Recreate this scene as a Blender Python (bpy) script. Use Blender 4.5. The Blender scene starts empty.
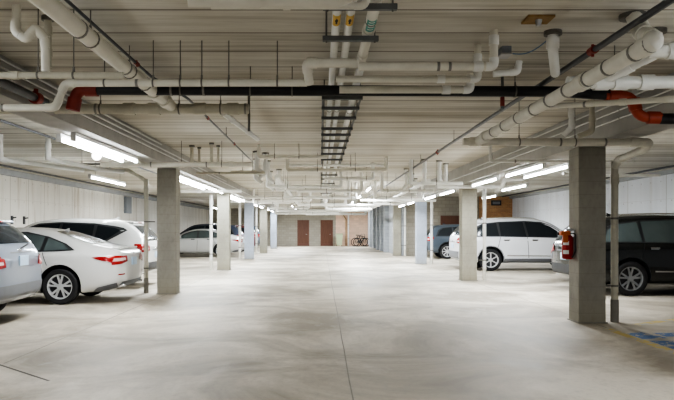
import bpy, bmesh, math, random
from mathutils import Vector, Matrix
from mathutils.bvhtree import BVHTree
from mathutils.geometry import tessellate_polygon
random.seed(7)
SC = bpy.context.scene
COL = SC.collection
PI = math.pi
CEIL = 3.2

# ------------------------------------------------------------------ materials
def newmat(name):
    m = bpy.data.materials.new(name); m.use_nodes = True
    nt = m.node_tree; b = nt.nodes['Principled BSDF']
    return m, nt, b

def simple(name, col, rough=0.5, metal=0.0, coat=0.0, emit=None, es=0.0, noise=0.0, nscale=6.0, bump=0.0, spec=0.5):
    m, nt, b = newmat(name)
    b.inputs['Base Color'].default_value = (*col, 1)
    b.inputs['Roughness'].default_value = rough
    b.inputs['Metallic'].default_value = metal
    b.inputs['Coat Weight'].default_value = coat
    b.inputs['Coat Roughness'].default_value = 0.05
    b.inputs['Specular IOR Level'].default_value = spec
    if emit:
        b.inputs['Emission Color'].default_value = (*emit, 1)
        b.inputs['Emission Strength'].default_value = es
    tc = nt.nodes.new('ShaderNodeTexCoord')
    n = nt.nodes.new('ShaderNodeTexNoise'); n.inputs['Scale'].default_value = nscale
    n.inputs['Detail'].default_value = 5
    nt.links.new(tc.outputs['Object'], n.inputs['Vector'])
    if noise > 0:
        r = nt.nodes.new('ShaderNodeMapRange')
        r.inputs['To Min'].default_value = 1 - noise; r.inputs['To Max'].default_value = 1 + noise
        nt.links.new(n.outputs['Fac'], r.inputs['Value'])
        mx = nt.nodes.new('ShaderNodeVectorMath'); mx.operation = 'SCALE'
        mx.inputs[0].default_value = col
        nt.links.new(r.outputs['Result'], mx.inputs['Scale'])
        nt.links.new(mx.outputs['Vector'], b.inputs['Base Color'])
    if bump > 0:
        bp = nt.nodes.new('ShaderNodeBump'); bp.inputs['Strength'].default_value = bump
        bp.inputs['Distance'].default_value = 0.01
        nt.links.new(n.outputs['Fac'], bp.inputs['Height'])
        nt.links.new(bp.outputs['Normal'], b.inputs['Normal'])
    return m

class NB:
    """small node builder"""
    def __init__(s, name):
        s.m, s.nt, s.b = newmat(name)
        s.tc = s.nt.nodes.new('ShaderNodeTexCoord')
        s.obj = s.tc.outputs['Object']
        s.sep = s.nt.nodes.new('ShaderNodeSeparateXYZ'); s.L(s.obj, s.sep.inputs[0])
        s.x, s.y, s.z = s.sep.outputs
    def L(s, a, b): s.nt.links.new(a, b)
    def math(s, op, a, b=None, c=None, clamp=False):
        n = s.nt.nodes.new('ShaderNodeMath'); n.operation = op; n.use_clamp = clamp
        for i, v in enumerate((a, b, c)):
            if v is None: continue
            if isinstance(v, (int, float)): n.inputs[i].default_value = v
            else: s.L(v, n.inputs[i])
        return n.outputs[0]
    def noise(s, scale, stretch=(1, 1, 1), detail=5, rough=0.55, off=(0, 0, 0), dist=0.0):
        mp = s.nt.nodes.new('ShaderNodeMapping'); mp.inputs['Scale'].default_value = stretch
        mp.inputs['Location'].default_value = off
        s.L(s.obj, mp.inputs[0])
        n = s.nt.nodes.new('ShaderNodeTexNoise'); n.inputs['Scale'].default_value = scale
        n.inputs['Detail'].default_value = detail; n.inputs['Roughness'].default_value = rough
        n.inputs['Distortion'].default_value = dist
        s.L(mp.outputs[0], n.inputs['Vector']); return n.outputs['Fac']
    def ramp(s, fac, stops):
        n = s.nt.nodes.new('ShaderNodeValToRGB'); e = n.color_ramp.elements
        while len(e) > 1: e.remove(e[-1])
        e[0].position = stops[0][0]; e[0].color = (*stops[0][1], 1)
        for p, c in stops[1:]:
            q = e.new(p); q.color = (*c, 1)
        s.L(fac, n.inputs[0]); return n.outputs[0]
    def mix(s, fac, a, b, mode='MIX'):
        n = s.nt.nodes.new('ShaderNodeMix'); n.data_type = 'RGBA'; n.blend_type = mode
        for i, v in ((0, fac), (6, a), (7, b)):
            if isinstance(v, (int, float)): n.inputs[i].default_value = v
            elif isinstance(v, tuple): n.inputs[i].default_value = (*v, 1)
            else: s.L(v, n.inputs[i])
        return n.outputs[2]
    def line(s, coord, period, width, off=0.0):
        """1 on thin line, 0 elsewhere"""
        f = s.math('FRACT', s.math('DIVIDE', s.math('ADD', coord, off + 1000 * period), period))
        d = s.math('ABSOLUTE', s.math('SUBTRACT', f, 0.5))
        return s.math('GREATER_THAN', d, 0.5 - width / period / 2)
    def bump(s, h, strength=0.3, dist=0.01):
        n = s.nt.nodes.new('ShaderNodeBump'); n.inputs['Strength'].default_value = strength
        n.inputs['Distance'].default_value = dist
        s.L(h, n.inputs['Height']); s.L(n.outputs[0], s.b.inputs['Normal'])
    def done(s, col, rough=0.8):
        s.L(col, s.b.inputs['Base Color'])
        if isinstance(rough, (int, float)): s.b.inputs['Roughness'].default_value = rough
        else: s.L(rough, s.b.inputs['Roughness'])
        return s.m

def mat_ceiling():
    n = NB('ceiling_concrete')
    st = n.noise(3.0, (0.12, 2.2, 1), 6)
    big = n.noise(0.35, (1, 1.6, 1), 3, off=(3, 1, 0))
    fine = n.noise(14, (0.25, 3, 1), 5)
    c = n.ramp(st, [(0.28, (.37, .345, .295)), (0.48, (.59, .57, .515)), (0.75, (.76, .745, .70))])
    # plank tint
    idx = n.math('FLOOR', n.math('DIVIDE', n.math('ADD', n.y, 600.3), .61))
    wn = n.nt.nodes.new('ShaderNodeTexWhiteNoise'); wn.noise_dimensions = '1D'; n.L(idx, wn.inputs['W'])
    tint = n.ramp(wn.outputs['Value'], [(0, (.74, .70, .63)), (.5, (.93, .92, .9)), (1, (1.0, .99, .97))])
    c = n.mix(1.0, c, tint, 'MULTIPLY')
    c = n.mix(n.math('MULTIPLY', n.math('SUBTRACT', fine, .5, clamp=True), .9), c, (.28, .23, .17))
    c = n.mix(n.math('MULTIPLY', n.math('SUBTRACT', big, .52, clamp=True), 1.6, clamp=True), c, (.72, .71, .68))
    ln = n.line(n.y, .61, .03, .3)
    ln2 = n.line(n.y, .305, .012, .3)
    c = n.mix(n.math('MULTIPLY', ln, .72), c, (.13, .11, .085))
    c = n.mix(n.math('MULTIPLY', ln2, .28), c, (.2, .17, .13))
    h = n.math('SUBTRACT', n.math('MULTIPLY', fine, .4), ln)
    n.bump(h, .5, .02)
    return n.done(c, .85)

def mat_floor():
    n = NB('floor_concrete')
    a = n.noise(0.6, (.8, .9, 1), 8, .62, dist=.8)
    b = n.noise(1.6, (1.3, .5, 1), 7, .65, off=(4, 2, 0), dist=.5)
    f = n.noise(22, (1, .6, 1), 4)
    c = n.ramp(a, [(.38, (.27, .235, .18)), (.5, (.44, .395, .32)), (.61, (.61, .56, .475))])
    c = n.mix(n.math('MULTIPLY', n.math('SUBTRACT', b, .52, clamp=True), 2.4, clamp=True), c, (.35, .325, .285))
    c = n.mix(n.math('MULTIPLY', n.math('SUBTRACT', .45, b, clamp=True), 2.0, clamp=True), c, (.70, .67, .61))
    v = n.noise(4.5, (1, .8, 1), 6, .7, off=(1, 8, 0))
    c = n.mix(n.math('MULTIPLY', n.math('SUBTRACT', v, .55, clamp=True), 3.0, clamp=True), c, (.33, .285, .22))
    c = n.mix(n.math('MULTIPLY', n.math('SUBTRACT', f, .5, clamp=True), .9), c, (.24, .22, .2))
    # long faint tyre-dark lanes
    lane = n.noise(1.1, (1, .04, 1), 3, off=(9, 0, 0))
    c = n.mix(n.math('MULTIPLY', n.math('SUBTRACT', lane, .54, clamp=True), 1.5, clamp=True), c, (.31, .29, .26))
    n.bump(f, .12, .004)
    r = n.math('ADD', n.math('MULTIPLY', a, .3), .42)
    return n.done(c, r)

def mat_wall(name, axis, light=(.74, .74, .73), per=1.22, stain=.6):
    n = NB(name)
    co = n.y if axis == 'y' else n.x
    st = (1, 1, .25)
    a = n.noise(1.2, st, 6)
    run = n.noise(3.5, (1, 1, .07), 5, .7, off=(2, 5, 0))
    sm = n.noise(18, st, 4)
    c = n.mix(n.math('MULTIPLY', n.math('SUBTRACT', a, .4, clamp=True), 1.8, clamp=True), light, tuple(v * .78 for v in light))
    c = n.mix(n.math('MULTIPLY', n.math('SUBTRACT', run, .53, clamp=True), 4.5 * stain, clamp=True), c, (.38, .30, .22))
    ln = n.line(co, per, .03)
    lz = n.line(n.z, 1.05, .014, -.25)
    c = n.mix(n.math('MULTIPLY', ln, .55), c, (.25, .21, .17))
    c = n.mix(n.math('MULTIPLY', lz, .25), c, (.35, .32, .28))
    dot = n.math('MULTIPLY', n.line(co, .61, .04, .3), n.line(n.z, .6, .04, .1))
    c = n.mix(n.math('MULTIPLY', dot, .6), c, (.25, .22, .2))
    n.bump(n.math('SUBTRACT', n.math('MULTIPLY', sm, .4), ln), .4, .01)
    return n.done(c, .85)

def mat_block(name, light, mortar, bw=.4, bh=.2, squash=.5, ms=.012, stain=None):
    n = NB(name)
    cb = n.nt.nodes.new('ShaderNodeCombineXYZ')
    n.L(n.math('ADD', n.x, n.y), cb.inputs[0]); n.L(n.z, cb.inputs[1])
    br = n.nt.nodes.new('ShaderNodeTexBrick'); n.L(cb.outputs[0], br.inputs['Vector'])
    br.inputs['Scale'].default_value = 1; br.inputs['Brick Width'].default_value = bw
    br.inputs['Row Height'].default_value = bh; br.inputs['Mortar Size'].default_value = ms
    br.inputs['Color1'].default_value = (*light, 1)
    br.inputs['Color2'].default_value = (*[v * .86 for v in light], 1)
    br.inputs['Mortar'].default_value = (*mortar, 1)
    a = n.noise(1.1, (1, 1, 1), 5)
    c = n.mix(n.math('MULTIPLY', n.math('SUBTRACT', a, .45, clamp=True), 1.5, clamp=True), br.outputs['Color'], tuple(v * .7 for v in light))
    n.bump(br.outputs['Fac'], -.3, .006)
    return n.done(c, .85)

def mat_column(name, base):
    n = NB(name)
    a = n.noise(2.0, (1, 1, .6), 6)
    f = n.noise(16, (1, 1, .5), 5)
    lo = n.math('SUBTRACT', .55, n.z, clamp=True)
    c = n.ramp(a, [(.3, tuple(v * .8 for v in base)), (.7, tuple(v * 1.12 for v in base))])
    c = n.mix(n.math('MULTIPLY', n.math('SUBTRACT', f, .5, clamp=True), 1.2, clamp=True), c, tuple(v * .5 for v in base))
    c = n.mix(n.math('MULTIPLY', n.math('MULTIPLY', lo, a), 1.3, clamp=True), c, (.25, .22, .14))
    ln = n.line(n.z, .203, .010, .05)
    c = n.mix(n.math('MULTIPLY', ln, .22), c, tuple(v * .45 for v in base))
    n.bump(f, .3, .006)
    return n.done(c, .8)

def mat_brick():
    n = NB('orange_brick')
    cb = n.nt.nodes.new('ShaderNodeCombineXYZ')
    n.L(n.x, cb.inputs[0]); n.L(n.z, cb.inputs[1])
    br = n.nt.nodes.new('ShaderNodeTexBrick'); n.L(cb.outputs[0], br.inputs['Vector'])
    br.inputs['Scale'].default_value = 1; br.inputs['Brick Width'].default_value = .2
    br.inputs['Row Height'].default_value = .07; br.inputs['Mortar Size'].default_value = .008
    br.inputs['Color1'].default_value = (.62, .34, .16, 1); br.inputs['Color2'].default_value = (.48, .24, .11, 1)
    br.inputs['Mortar'].default_value = (.5, .38, .25, 1)
    a = n.noise(5, (1, 1, 1), 5)
    c = n.mix(n.math('MULTIPLY', n.math('SUBTRACT', a, .45, clamp=True), 2, clamp=True), br.outputs['Color'], (.70, .44, .22))
    return n.done(c, .9)

def mat_wood():
    n = NB('door_brown')
    a = n.noise(4, (6, 6, .4), 5)
    c = n.ramp(a, [(.3, (.10, .04, .024)), (.7, (.17, .075, .042))])
    return n.done(c, .55)

def mat_paint(name, col, metal=0.0, rough=.28):
    return simple(name, col, rough, metal, coat=.8, noise=.015, nscale=3)

def mat_frost(name):
    n = NB(name)
    a = n.noise(4, (1, 1, 1), 4)
    c = n.ramp(a, [(.35, (.42, .39, .33)), (.65, (.55, .52, .45))])
    return n.done(c, .55)

def mat_stripe(name, col, cover=.45):
    n = NB(name)
    a = n.noise(5, (1, 1, 1), 6, .7)
    c = n.mix(n.math('GREATER_THAN', a, cover + .12), col, (.45, .43, .39))
    return n.done(c, .7)

M = {}
M['ceiling'] = mat_ceiling()
M['floor'] = mat_floor()
M['wall_y'] = mat_wall('whitewashed_wall', 'y', (.74, .72, .67), 1.22, 1.0)
M['wall_yr'] = mat_wall('white_panel_wall', 'y', (.74, .76, .80), 2.44, .25)
M['block'] = mat_block('block_wall', (.40, .37, .31), (.30, .28, .24))
M['block_gray'] = mat_block('grey_block_wall', (.40, .42, .44), (.31, .32, .34))
M['peach'] = mat_block('peach_block_wall', (.80, .58, .44), (.66, .48, .37))
M['brick'] = mat_brick()
M['beam'] = simple('beam_concrete', (.43, .42, .40), .85, noise=.22, nscale=3, bump=.3)
M['beam_out'] = simple('beam_grey', (.36, .37, .38), .85, noise=.2, nscale=3, bump=.3)
M['col_warm'] = mat_column('column_concrete', (.37, .355, .31))
M['col_cool'] = mat_column('column_painted_pale', (.44, .49, .58))
M['col_mid'] = mat_column('column_pale_concrete', (.40, .385, .32))
M['pipe'] = simple('cream_pipe', (.72, .695, .615), .42, noise=.16, nscale=5, bump=.08)
M['pipe_dirty'] = simple('greyed_pipe', (.54, .515, .43), .5, noise=.22, nscale=6, bump=.1)
M['pvc'] = simple('white_plastic_pipe', (.80, .80, .77), .3, noise=.06, nscale=5)
M['pipe_wrap'] = simple('wrapped_pipe', (.75, .73, .66), .55, noise=.14, nscale=9, bump=.2)
M['black'] = simple('black_iron_pipe', (.022, .023, .026), .45, noise=.3, nscale=8)
M['dark'] = simple('dark_steel_pipe', (.075, .078, .085), .4, .3, noise=.3, nscale=8)
M['strut'] = simple('grey_strut', (.16, .165, .165), .5, .4, noise=.2, nscale=9)
M['rod'] = simple('hanger_steel', (.20, .19, .17), .5, .5, noise=.2, nscale=9)
M['band'] = simple('clamp_band', (.27, .26, .24), .5, .4, noise=.2, nscale=9)
M['conduit'] = simple('silver_conduit', (.55, .55, .54), .35, .7, noise=.1, nscale=9)
M['red_old'] = simple('dull_red_coupling', (.26, .035, .022), .5, noise=.3, nscale=12)
M['red'] = simple('orange_red_coupling', (.40, .06, .025), .4, noise=.15, nscale=12)
M['fixture'] = simple('fixture_white', (.72, .72, .71), .4, noise=.04)
M['tube'] = simple('lit_tube', (1, 1, 1), .4, emit=(.92, .97, 1.0), es=30, noise=.01)
M['bulb'] = simple('lit_globe', (1, 1, 1), .4, emit=(1.0, .98, .94), es=3, noise=.01)
M['door'] = mat_wood()
M['doorframe'] = simple('door_frame_brown', (.16, .07, .045), .5, noise=.1)
M['steel'] = simple('brushed_steel', (.5, .5, .5), .3, .9, noise=.05)
M['yellow'] = simple('yellow_sticker', (.72, .48, .12), .5, noise=.12, nscale=14)
M['green'] = simple('green_sticker', (.10, .36, .30), .5, noise=.12, nscale=14)
M['whitep'] = simple('white_print', (.8, .8, .77), .5, noise=.05)
M['ink'] = simple('dark_print', (.05, .04, .03), .6, noise=.05)
M['rust'] = simple('rusty_plate', (.30, .19, .08), .8, noise=.5, nscale=9, bump=.3)
M['cable'] = simple('blue_cable', (.18, .27, .42), .5, noise=.05)
M['joint'] = simple('dark_joint', (.14, .13, .115), .9, noise=.2, nscale=4)  # floor joint, also the painted shade strips behind the pilasters
M['joint_soft'] = simple('floor_joint', (.30, .285, .25), .9, noise=.25, nscale=4)
M['bluepaint'] = mat_stripe('worn_blue_paint', (.13, .22, .42), .42)
M['yellowpaint'] = mat_stripe('worn_yellow_paint', (.58, .47, .19), .42)
M['bin'] = simple('pale_green_plastic', (.42, .47, .30), .6, noise=.08)
M['greybox'] = simple('grey_box', (.25, .27, .30), .5, noise=.08)
M['rubber'] = simple('tyre_rubber', (.022, .022, .024), .75, noise=.25, nscale=20)
M['glass'] = simple('tinted_window', (.02, .025, .03), .12, 0, coat=0.15, spec=.35, noise=.2, nscale=2)
M['glass_l'] = simple('light_tinted_window', (.10, .125, .125), .12, 0, coat=.2, spec=.4, noise=.4, nscale=2)
M['trim'] = simple('black_trim', (.03, .032, .035), .45, noise=.1)
M['trim_grey'] = simple('grey_lower_trim', (.16, .165, .175), .5, noise=.1)
M['chrome'] = simple('chrome_trim', (.72, .73, .75), .14, 1.0, noise=.03)
M['alloy'] = simple('alloy_rim', (.66, .67, .68), .35, .35, noise=.05)
M['alloy_m'] = simple('grey_alloy_rim', (.30, .31, .32), .35, .5, noise=.05)
M['alloy_d'] = simple('dark_alloy', (.06, .06, .065), .4, .5, noise=.05)
M['red_lamp'] = simple('red_tail_lamp', (.30, .006, .006), .2, coat=.4, noise=.15, nscale=12)
M['white_lamp'] = simple('clear_tail_lamp', (.62, .42, .40), .2, coat=.4, noise=.1, nscale=12)
M['plate'] = simple('number_plate', (.42, .54, .66), .4, noise=.1, nscale=20)
M['seat'] = simple('seat_cloth', (.28, .27, .26), .8, noise=.1)
M['white_paint'] = mat_paint('pearl_white_paint', (.62, .62, .605))
M['white_paint2'] = mat_paint('bright_white_paint', (.78, .79, .82))
M['silver_paint'] = mat_paint('silver_paint', (.23, .26, .31), .35)
M['silver_paint2'] = mat_paint('pale_silver_paint', (.62, .63, .63), .3)
M['black_paint'] = mat_paint('black_paint', (.012, .013, .014), 0, .2)
M['slate_paint'] = mat_paint('slate_blue_paint', (.09, .115, .145), .3)
M['dark_paint'] = mat_paint('dark_navy_paint', (.035, .045, .075), .2)
M['maroon_paint'] = mat_paint('maroon_paint', (.16, .03, .03), .2)
M['ext_red'] = simple('extinguisher_red', (.36, .012, .012), .35, noise=.08)
M['ext_orange'] = simple('orange_cover', (.60, .13, .02), .5, noise=.12, nscale=20)

# ------------------------------------------------------------------ helpers
def link(o, parent=None):
    COL.objects.link(o)
    if parent is not None: o.parent = parent
    return o

def obj(name, bm, mat, parent=None, smooth=False, offset=None):
    """bm in world coordinates -> mesh object; with a parent: stored relative to it"""
    me = bpy.data.meshes.new(name)
    if parent is not None and offset is None:
        offset = parent_world(parent)
    if offset is not None:
        bmesh.ops.translate(bm, verts=bm.verts, vec=-Vector(offset))
    bm.normal_update()
    bm.to_mesh(me); bm.free()
    for mm in (mat if isinstance(mat, (list, tuple)) else [mat]): me.materials.append(mm)
    if smooth:
        for p in me.polygons: p.use_smooth = True
        if hasattr(me, 'set_sharp_from_angle'): me.set_sharp_from_angle(angle=math.radians(40))
    o = bpy.data.objects.new(name, me)
    return link(o, parent)

def parent_world(p):
    v = Vector((0, 0, 0))
    while p is not None:
        v += p.location; p = p.parent
    return v

def thing(name, loc, label, cat, group=None):
    o = bpy.data.objects.new(name, None); o.empty_display_size = .1
    o.location = loc; link(o)
    o['label'] = label; o['category'] = cat
    if group: o['group'] = group
    return o
def tag(o, label, cat, group=None):
    o['label'] = label; o['category'] = cat
    if group: o['group'] = group
    return o
def struct(name, bm, mat):
    o = obj(name, bm, mat); o['kind'] = 'structure'
    return o

def BM(): return bmesh.new()
def box(bm, x0, x1, y0, y1, z0, z1, bev=0.0, rot=None):
    r = bmesh.ops.create_cube(bm, size=1)
    vs = r['verts']
    for v in vs:
        v.co = Vector(((x0 + x1) / 2 + v.co.x * (x1 - x0), (y0 + y1) / 2 + v.co.y * (y1 - y0), (z0 + z1) / 2 + v.co.z * (z1 - z0)))
    if rot:
        bmesh.ops.rotate(bm, verts=vs, cent=Vector(((x0 + x1) / 2, (y0 + y1) / 2, (z0 + z1) / 2)), matrix=rot)
    if bev > 0:
        es = list({e for v in vs for e in v.link_edges})
        bmesh.ops.bevel(bm, geom=es, offset=bev, segments=2, affect='EDGES', profile=.6)
    return bm

def ring_sweep(bm, pts, rads, seg=12, caps=True):
    pts = [Vector(p) for p in pts]
    t0 = (pts[1] - pts[0]).normalized()
    up = Vector((0, 0, 1)) if abs(t0.z) < .9 else Vector((1, 0, 0))
    n = (up - t0 * up.dot(t0)).normalized()
    rings = []
    for i, p in enumerate(pts):
        if i == 0: t = t0
        elif i == len(pts) - 1: t = (pts[i] - pts[i - 1]).normalized()
        else: t = ((pts[i + 1] - pts[i]).normalized() + (pts[i] - pts[i - 1]).normalized()).normalized()
        n = (n - t * n.dot(t)).normalized()
        b = t.cross(n)
        r = rads[i] if isinstance(rads, (list, tuple)) else rads
        rings.append([bm.verts.new(p + (n * math.cos(a) + b * math.sin(a)) * r) for a in [2 * PI * k / seg for k in range(seg)]])
    for a, b in zip(rings[:-1], rings[1:]):
        for k in range(seg):
            bm.faces.new((a[k], a[(k + 1) % seg], b[(k + 1) % seg], b[k]))
    if caps:
        bm.faces.new(rings[0][::-1]); bm.faces.new(rings[-1])
    return bm

def fillet(pts, R, n=5):
    pts = [Vector(p) for p in pts]; out = [pts[0]]
    for i in range(1, len(pts) - 1):
        a, p, c = pts[i - 1], pts[i], pts[i + 1]
        d1, d2 = (a - p), (c - p)
        l = min(R, d1.length * .48, d2.length * .48)
        s, e = p + d1.normalized() * l, p + d2.normalized() * l
        for k in range(n + 1):
            t = k / n
            out.append(s * (1 - t) ** 2 + p * 2 * t * (1 - t) + e * t * t)
    out.append(pts[-1]); return out

def cyl(bm, a, b, r, seg=12, r2=None):
    return ring_sweep(bm, [a, b], [r, r if r2 is None else r2], seg)

def along(pts, s):
    pts = [Vector(p) for p in pts]
    for a, b in zip(pts[:-1], pts[1:]):
        L = (b - a).length
        if s <= L: return a.lerp(b, s / L), (b - a).normalized()
        s -= L
    return pts[-1], (pts[-1] - pts[-2]).normalized()
def plen(pts):
    return sum((Vector(b) - Vector(a)).length for a, b in zip(pts[:-1], pts[1:]))

def pipe(name, label, pts, r, mat, cat='pipe', group=None, bend=None, bands=None, fittings=None, hangers=None,
         band_mat='band', fit_mat=None, elbows=True, flange=False, couplings=None, coup_mat='red_old'):
    """pipe run; bands / fittings / couplings = list of distances; hangers = list of distances"""
    base = Vector(pts[0])
    t = thing(name, base, label, cat, group)
    bend = bend or r * 2.2
    obj('pipe', ring_sweep(BM(), fillet(pts, bend), r, 14), M[mat], t, True)
    fm = M[fit_mat or mat]
    if elbows:
        for i in range(1, len(pts) - 1):
            p = Vector(pts[i]); d1 = (Vector(pts[i - 1]) - p).normalized(); d2 = (Vector(pts[i + 1]) - p).normalized()
            l1 = min(bend * 1.25, (Vector(pts[i - 1]) - p).length * .49); l2 = min(bend * 1.25, (Vector(pts[i + 1]) - p).length * .49)
            q = fillet([p + d1 * l1, p, p + d2 * l2], bend)
            obj('elbow', ring_sweep(BM(), q, r * 1.14, 14), fm, t, True)
    for s in (fittings or []):
        p, d = along(pts, s)
        obj('coupling', cyl(BM(), p - d * r * 1.1, p + d * r * 1.1, r * 1.22, 14), fm, t, True)
    for s in (bands or []):
        p, d = along(pts, s)
        obj('band', cyl(BM(), p - d * .012, p + d * .012, r * 1.09, 14), M[band_mat], t, True)
    for s in (couplings or []):
        p, d = along(pts, s)
        b = cyl(BM(), p - d * .05, p + d * .05, r * 1.5, 12)
        cyl(b, p + Vector((0, 0, -r * 2.2)), p + Vector((0, 0, r * 2.2)), r * .55, 8)
        obj('grooved_coupling', b, M[coup_mat], t, True)
    for s in (hangers or []):
        p, d = along(pts, s)
        b = cyl(BM(), p - d * .008, p + d * .008, r * 1.10, 12)
        box(b, p.x - .008, p.x + .008, p.y - .008, p.y + .008, p.z + r, p.z + r + .04)
        c = obj('clamp', b, M['rod'], t)
        obj('hanger_rod', cyl(BM(), (p.x, p.y, p.z + r + .03), (p.x, p.y, CEIL), .005, 6), M['rod'], c)
    if flange:
        for p in ([pts[0]] if flange == 1 else [pts[-1]]):
            p = Vector(p)
            obj('flange', cyl(BM(), p - Vector((0, 0, .035)), p, r * 1.7, 14), M['rod'], t, True)
    return t

# ------------------------------------------------------------------ the room
XL, XR, YF, YB, YR = -9.3, 10.4, 55.5, -8.0, 35.2
def slab(name, mat, *b): return struct(name, box(BM(), *b), mat)
slab('floor', M['floor'], XL - .3, XR + .3, YB, YF + .3, -.2, 0)
slab('ceiling', M['ceiling'], XL - .3, XR + .3, YB, YF + .3, CEIL, CEIL + .2)
slab('wall_left', M['wall_y'], XL - .25, XL, YB, YF, 0, CEIL)
slab('wall_right', M['wall_yr'], XR, XR + .25, YB, YR, 0, CEIL)
# far wall in two tones
slab('wall_back', M['block'], XL, 1.35, YF, YF + .2, 0, CEIL)
slab('wall_back_peach', M['peach'], 1.35, 4.1, YF, YF + .2, 0, CEIL)
# end of the right-hand parking bay
slab('wall_bay_end', M['block'], 4.6, 8.6, YR, YR + .2, 0, CEIL)
slab('wall_bay_brick', M['brick'], 8.6, XR, YR - .04, YR + .16, 0, CEIL)
# grey wall closing the aisle behind the fourth right column, with pilasters and painted recess shade
bw = BM(); box(bw, 4.25, 4.6, 35.62, YF, 0, CEIL); struct('wall_aisle_right', bw, M['block_gray'])
slab('wall_bay_return', M['block_gray'], 4.42, 4.6, YR, 35.61, 0, CEIL)
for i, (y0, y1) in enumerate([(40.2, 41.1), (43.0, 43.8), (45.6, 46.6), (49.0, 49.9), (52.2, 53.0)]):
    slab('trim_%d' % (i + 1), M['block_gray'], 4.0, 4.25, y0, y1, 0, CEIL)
    # dark strip whose colour paints the shade of a recess behind the pilaster
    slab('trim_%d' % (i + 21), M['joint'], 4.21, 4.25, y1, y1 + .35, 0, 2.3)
# beams
bb = BM(); box(bb, -3.6, -3.2, YB, YF, 2.80, CEIL); struct('trim_11', bb, M['beam'])
bb = BM(); box(bb, 3.95, 4.4, YB, YR, 2.71, CEIL); struct('trim_12', bb, M['beam'])
# ledge strips along the tops of both outer walls
slab('trim_13', M['beam_out'], XL, XL + .16, YB, YF, 3.03, CEIL)
slab('trim_14', M['beam_out'], XR - .16, XR, YB, YR, 3.08, CEIL)
# floor joints (thin inlays)
def flat_strip(name, a, b, w, z, mat):
    a, b = Vector(a), Vector(b); d = (b - a).normalized(); n = Vector((-d.y, d.x)) * w / 2
    bm = BM(); N = max(2, int((b - a).length / .8)); prev = None
    for k in range(N + 1):
        p = a.lerp(b, k / N) + Vector((-d.y, d.x)) * random.uniform(-.006, .006)
        v1 = bm.verts.new((p.x + n.x, p.y + n.y, z)); v2 = bm.verts.new((p.x - n.x, p.y - n.y, z))
        if prev: bm.faces.new((prev[1], v2, v1, prev[0]))
        prev = (v1, v2)
    return struct(name, bm, mat)
flat_strip('trim_31', (.27, 3), (.42, 54), .013, .0015, M['joint_soft'])
flat_strip('trim_32', (-4.3, 7.72), (-2.59, 6.2), .03, .0015, M['joint'])
flat_strip('trim_33', (-3.4, 7), (-3.4, 54), .02, .0015, M['joint_soft'])
flat_strip('trim_34', (4.2, 7), (4.2, 33), .02, .0015, M['joint_soft'])
for i, y in enumerate([12.2, 20.6, 28.9, 37.2, 45.6]):
    flat_strip('trim_%d' % (35 + i), (-3.3, y), (4.0, y), .014, .0015, M['joint_soft'])

# painted accessible bay marks beside the first right column
def poly_flat(name, pts, z, mat, label, cat, group=None):
    bm = BM(); bm.faces.new([bm.verts.new((x, y, z)) for x, y in pts])
    o = obj(name, bm, mat); tag(o, label, cat, group); return o
poly_flat('painted_line', [(4.10, 9.5), (4.24, 9.5), (4.24, 7.0), (4.10, 7.0)], .002, M['yellowpaint'],
          'worn yellow line on the floor running toward the camera from the extinguisher column', 'painted line')
poly_flat('painted_line', [(4.8, 9.75), (4.75, 9.9), (5.6, 10.45), (7.5, 10.5), (7.5, 10.35), (5.65, 10.3)], .002, M['yellowpaint'],
          'worn yellow line on the floor beside the downpipe foot', 'painted line')
poly_flat('painted_patch', [(4.24, 9.0), (4.5, 9.15), (4.62, 8.62), (4.24, 8.55)], .0025, M['bluepaint'],
          'small worn blue paint patch nearest the extinguisher column', 'painted patch')
poly_flat('painted_patch', [(4.62, 9.05), (6.6, 9.2), (6.6, 8.85), (4.66, 8.75)], .0025, M['bluepaint'],
          'worn blue paint band farther back in the accessible bay', 'painted patch')
poly_flat('painted_patch', [(4.26, 8.42), (6.2, 8.45), (6.2, 7.9), (4.26, 7.85)], .0025, M['bluepaint'],
          'worn blue paint band at the right frame edge nearest the camera', 'painted patch')

# ------------------------------------------------------------------ columns
def column(x0, x1, y, top, mat, label):
    t = thing('concrete_column', ((x0 + x1) / 2, y + .2, 0), label, 'column')
    obj('shaft', box(BM(), x0, x1, y, y + .4, 0, top, .012), M[mat], t)
    bm = BM()
    for k in range(0): pass
    obj('base_grout', box(BM(), x0 - .02, x1 + .02, y - .02, y + .42, 0, .018, .006), M['joint_soft'], t)
    return t
ordn = ['nearest', 'second', 'third', 'fourth', 'fifth']
LC = [14.46, 22.9, 31.2, 39.2, 47.7]
RC = [10.0, 18.2, 26.8, 35.2]
for i, y in enumerate(LC):
    m = ['col_warm', 'col_mid', 'col_cool', 'col_mid', 'col_cool'][i]
    column(-3.63, -3.2, y, 2.80, m, ['nearest square grey column on the left side, beside the white sedan',
        'second square column on the left side, pale with stained foot', 'third column on the left side, bluish white',
        'fourth column on the left side, yellowish grey', 'farthest column on the left side, bluish white'][i])
for i, y in enumerate(RC):
    m = ['col_warm', 'col_mid', 'col_cool', 'col_mid'][i]
    column(3.98, 4.40, y, 2.71 if i < 3 else CEIL, m, ['nearest square grey column on the right, carrying the red extinguisher',
        'second column on the right, in front of the white SUV tail', 'third column on the right, bluish white by the slate SUV',
        'fourth column on the right, yellowish, at the start of the grey wall'][i])

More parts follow.
